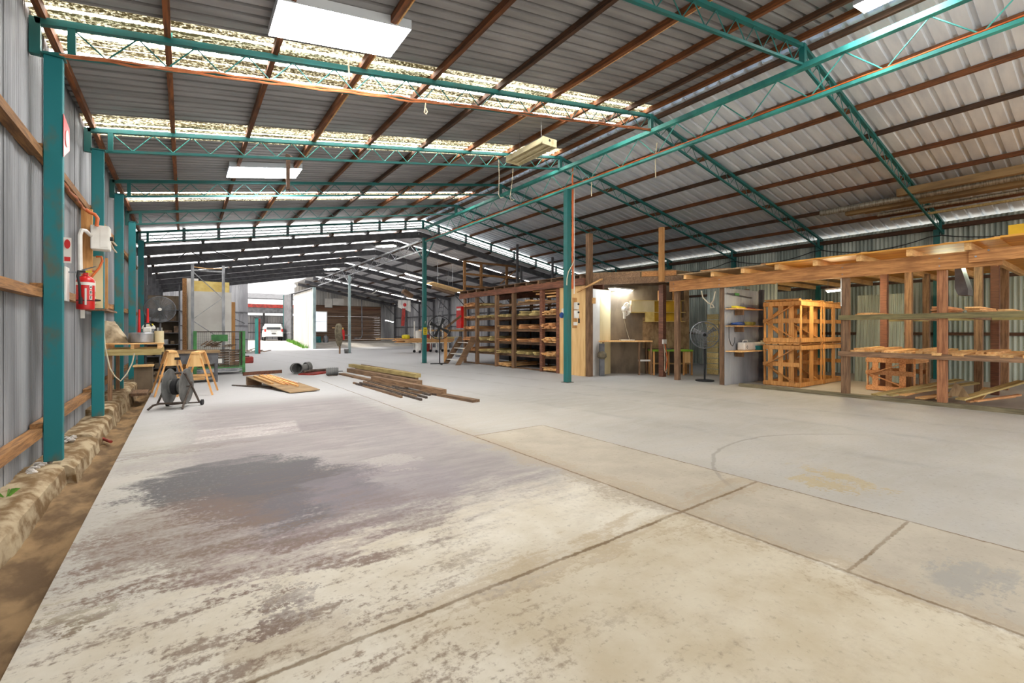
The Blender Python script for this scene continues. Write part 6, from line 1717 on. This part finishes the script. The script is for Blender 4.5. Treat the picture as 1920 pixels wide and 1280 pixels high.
# open sliding door end and grass strip
t = thing('door_leaf_frame', 'dark steel frame at the outer end of the white corrugated side wall', 'frame', (9.25, 52.2, 0)); o = t.location
MB(o).box((9.1, 52.2, 0), (9.3, 56.5, 5.5)).build('side_panel', 'steel_dark', t); MB(o).box((9.05, 56.4, 0), (9.35, 56.6, 5.6)).build('end_post', 'teal', t)
MB(o).box((9.1, 52.2, 1.3), (9.06, 56.5, 1.45)).build('rail', 'steel', t)
solo('door_jamb', MB((9.34, YB, 0)).box((9.22, YB + .05, 0), (9.46, YB + .29, 5.45)), 'post_grey', 'pale blue-grey steel jamb at the right side of the open doorway', 'post')
struct(MB().bar((9.3, YB + .3, 5.42), (9.3, 56.5, 5.55), .3, .08).build('trim_6', 'steel_dark'))
gr = MB((8.9, 48, 0)); rr = random.Random(1)
for k in range(500):
    x = rr.uniform(8.75, 9.25); y = rr.uniform(44.5, 53); z0 = -.03 + .55 * min(1, max(0, (y - 44) / 9)); h = rr.uniform(.12, .35); a_ = rr.uniform(0, 6.3); dx, dy = .04 * math.cos(a_), .04 * math.sin(a_)
    gr.add([(x - dy, y + dx, z0), (x + dy, y - dx, z0), (x + dx * 2, y + dy * 2, z0 + h)], [(0, 1, 2)])
stuff(gr.build('grass', 'grass', loc=gr.o.copy()), 'strip of bright green grass along the foot of the white corrugated wall outside', 'grass')
# carport across the yard
YC = 64.0
GZ = .52
t = thing('carport', 'open carport with a red fascia and dark corrugated back wall across the yard', 'carport', (10, YC, GZ)); o = t.location
x0, x1 = -2, 22
zA, zB2, zC = FY(500, 562, YC - 5).z, FY(500, 579, YC - 5).z, FY(500, 592, YC).z
m_ = corrugated('x', YC, x0, x1, GZ - .1, zC, .3, .05, True); m_.v = [tuple(Vector(p) - o) for p in m_.v]; m_.build('back_wall', 'wall_far', t)
MB(o).prism([(x0, YC - 5, zA + .05), (x0, YC + .5, zA + 1.0), (x0, YC + .5, zA + 1.12), (x0, YC - 5, zA + .17)], (x1 - x0, 0, 0)).build('roof', 'steel_dark', t)
MB(o).box((x0, YC - 5.05, zB2 + .15), (x1, YC - 4.95, zB2 + .55)).build('fascia', 'red_dull', t)
MB(o).box((x0, YC - 5.0, zB2 - .5), (x1, YC - 4.9, zB2 + .15)).build('beam', 'steel_dark', t)
for x in (x0 + .2, 8.05, 13.2, 18.0): MB(o).box((x - .12, YC - .25, GZ), (x + .12, YC - .05, zC + .6)).build('post', 'steel_dark', t)
for z in (GZ + .9, GZ + 2.0, zC): MB(o).box((x0, YC - .12, z - .06), (x1, YC - .02, z + .06)).build('girt', 'steel_dark', t)
# car
car = thing('car', 'white four-wheel-drive car parked in front of the carport, seen from behind', 'car', (9.2, 55.0, GZ), math.radians(-4))
a = FY(497, 640, 54.0); b = FY(537, 640, 54.0)
car.location = ((a.x + b.x) / 2 - .12, 54.6, GZ)
Wc, Lc, Hc = 1.9, 4.6, 1.85
body = MB()
def loft(secs):
    """secs: list of (y, half width bottom, half width top, z0, z1)"""
    m_ = MB(); vs_ = []
    for (y, wb_, wt_, z0, z1) in secs:
        vs_ += [(-wb_, y, z0), (wb_, y, z0), (wb_ * 1.0, y, (z0 + z1) / 2), (wt_, y, z1), (-wt_, y, z1), (-wb_, y, (z0 + z1) / 2)]
    n = len(secs)
    m_.add(vs_, [(j * 6 + k, j * 6 + (k + 1) % 6, (j + 1) * 6 + (k + 1) % 6, (j + 1) * 6 + k) for j in range(n - 1) for k in range(6)] + [tuple(reversed(range(6))), tuple(range((n - 1) * 6, n * 6))])
    return m_
loft([(0, .86, .86, .5, 1.1), (.12, .94, .92, .42, 1.14), (1.2, .95, .93, .38, 1.15), (3.2, .95, .92, .38, 1.12), (4.4, .9, .84, .42, 1.0), (4.6, .78, .74, .5, .9)]).build('body', 'carpaint', car, smooth=True, bevel=.02)
loft([(.1, .88, .74, 1.1, 1.7), (.4, .9, .74, 1.1, 1.82), (1.6, .9, .74, 1.12, 1.85), (2.7, .9, .72, 1.1, 1.8), (3.5, .88, .7, 1.08, 1.15)]).build('cabin', 'carpaint', car, smooth=True, bevel=.02)
m_ = MB(); m_.prism([(-.68, .03, 1.22), (.68, .03, 1.22), (.62, .16, 1.62), (-.62, .16, 1.62)], (0, -.012, 0)); m_.build('rear_window', 'glass_dark', car)
for sx in (-1, 1):
    m_ = MB(); m_.prism([(sx * .9, .6, 1.18), (sx * .9, 2.8, 1.18), (sx * .8, 2.6, 1.68), (sx * .8, .6, 1.68)], (sx * .02, 0, 0)); m_.build('side_window', 'glass_dark', car)
    MB().box((sx * .74, -.02, .98), (sx * .9, .1, 1.26)).build('tail_light', 'taillight', car)
    MB().box((sx * .95, 3.0, 1.12), (sx * 1.12, 3.1, 1.28)).build('mirror', 'black', car)
    for y in (.85, 3.7):
        wh = MB(); wh.lathe((sx * .7, y, .36), [(.2, 0), (.36, .02), (.36, .22), (.2, .24)] , 20, (sx, 0, 0)); wo = wh.build('wheel', 'black', car, smooth=True)
        MB().cyl((sx * .93, y, .36), (sx * .95, y, .36), .2, 14).build('rim', 'steel', wo)
MB().box((-.88, -.08, .45), (.88, .06, .7)).build('bumper', 'carpaint', car, bevel=.02)
MB().box((-.8, -.085, .4), (.8, .0, .46)).build('lower_trim', 'black', car)
MB().box((-.2, -.1, .74), (.2, -.0, .86)).build('licence_plate', 'grey', car)
MB().box((-.3, -.012, 1.02), (.3, .0, 1.08)).build('tailgate_strip', 'steel', car)

# ================================================================== SMALL EXTRAS
tube_light('bay_light', (14.6, 2.9, 3.09), (14.6, 2.0, 3.09), .12, 1, 'tube_bay', 'greenish tube light under the orange deck, behind the lapped beams', lambda e: 3.34)
for k, (x, lab) in enumerate(((2.31, 'thin tan conduit clipped beside the fourth purlin from the left wall'), (6.3, 'thin tan conduit clipped beside the seventh purlin from the left wall'))):
    z = zr(x) - .09; m_ = MB((x + .06, Y0, z)); m_.cyl((x + .06, Y0, z), (x + .06, 20.6, z), .018, 6); solo('conduit', m_, 'pine', lab, 'pipe')
for k, pts in enumerate((((252, 468), (285, 469), (312, 476)), ((330, 463), (352, 468), (372, 480), (388, 495)), ((334, 484), (350, 472), (375, 468), (400, 470), (430, 482), (466, 499)))):
    pp = [FY(px, py, 21.75) for px, py in pts]; m_ = MB(pp[0]); m_.tube(pp, .022, 6)
    solo('power_cable', m_, 'black', ['black cable on the far left wall end of the first dark rafter', 'short black cable arching down below the first dark rafter', 'long black cable arching under the first dark rafter above the racking frame'][k], 'cable')
for k, (px, py, n) in enumerate(((72, 852, 9), (128, 806, 7))):
    c_ = FX(px, py, -1.3); rr = random.Random(40 + k); m_ = MB(c_)
    z0 = .1
    for q_ in range(n):
        p_ = V(-1.3 + rr.uniform(-.05, .07), c_.y + .06 * (q_ - n / 2), z0); m_ = MB(p_); m_.lathe(p_, [(.02, -.02), (rr.uniform(.03, .05), .005), (rr.uniform(.01, .03), .02), (.005, .025)], 6)
        solo('white_scrap', m_, 'debris', ['crumbled white scrap against the wall just before the foremost post', 'crumbled white scrap against the wall just past the foremost post'][k], 'scrap', ['white scraps before the foremost post', 'white scraps past the foremost post'][k])
c_ = FX(12, 852, -1.3); rr = random.Random(77); m_ = MB((-1.3, c_.y, .09))
for k in range(9):
    a_ = rr.uniform(0, 6.28); L = rr.uniform(.03, .09); d_ = V(math.cos(a_), math.sin(a_), 0); p_ = V(-1.3, c_.y, .08); n_ = V(-d_.y, d_.x, 0) * .004
    m_.add([p_ - n_, p_ + n_, p_ + d_ * L * .6 + V(0, 0, L) + n_ * .6, p_ + d_ * L + V(0, 0, L * .9)], [(0, 1, 2, 3)])
solo('weed', m_, 'grass', 'small green weed growing at the wall near the left edge', 'plant')

def hang(o, world_pts):
    bpy.context.view_layer.update()
    inv = o.matrix_world.inverted(); m_ = MB()
    for p in world_pts:
        m_.cyl(inv @ Vector(p), inv @ V(p[0], p[1], zf(p[0]) - .1), .012, 4)
    m_.build('hanger', 'steel', o)
for o in [x for x in COL.objects if x.name.split('.')[0] in ('stored_sheet', 'hanging_sheet', 'banner', 'lifting_strap')]:
    bpy.context.view_layer.update()
    if o.type == 'MESH':
        c = [o.matrix_world @ Vector(q) for q in o.bound_box]
    else:
        c = [ch.matrix_world @ Vector(q) for ch in o.children for q in ch.bound_box]
    x0_, x1_ = min(p.x for p in c), max(p.x for p in c); yy = sum(p.y for p in c) / len(c); zz_ = sum(p.z for p in c) / len(c)
    hang(o, [(x0_ + (x1_ - x0_) * f_, yy, zz_) for f_ in (.25, .75)])
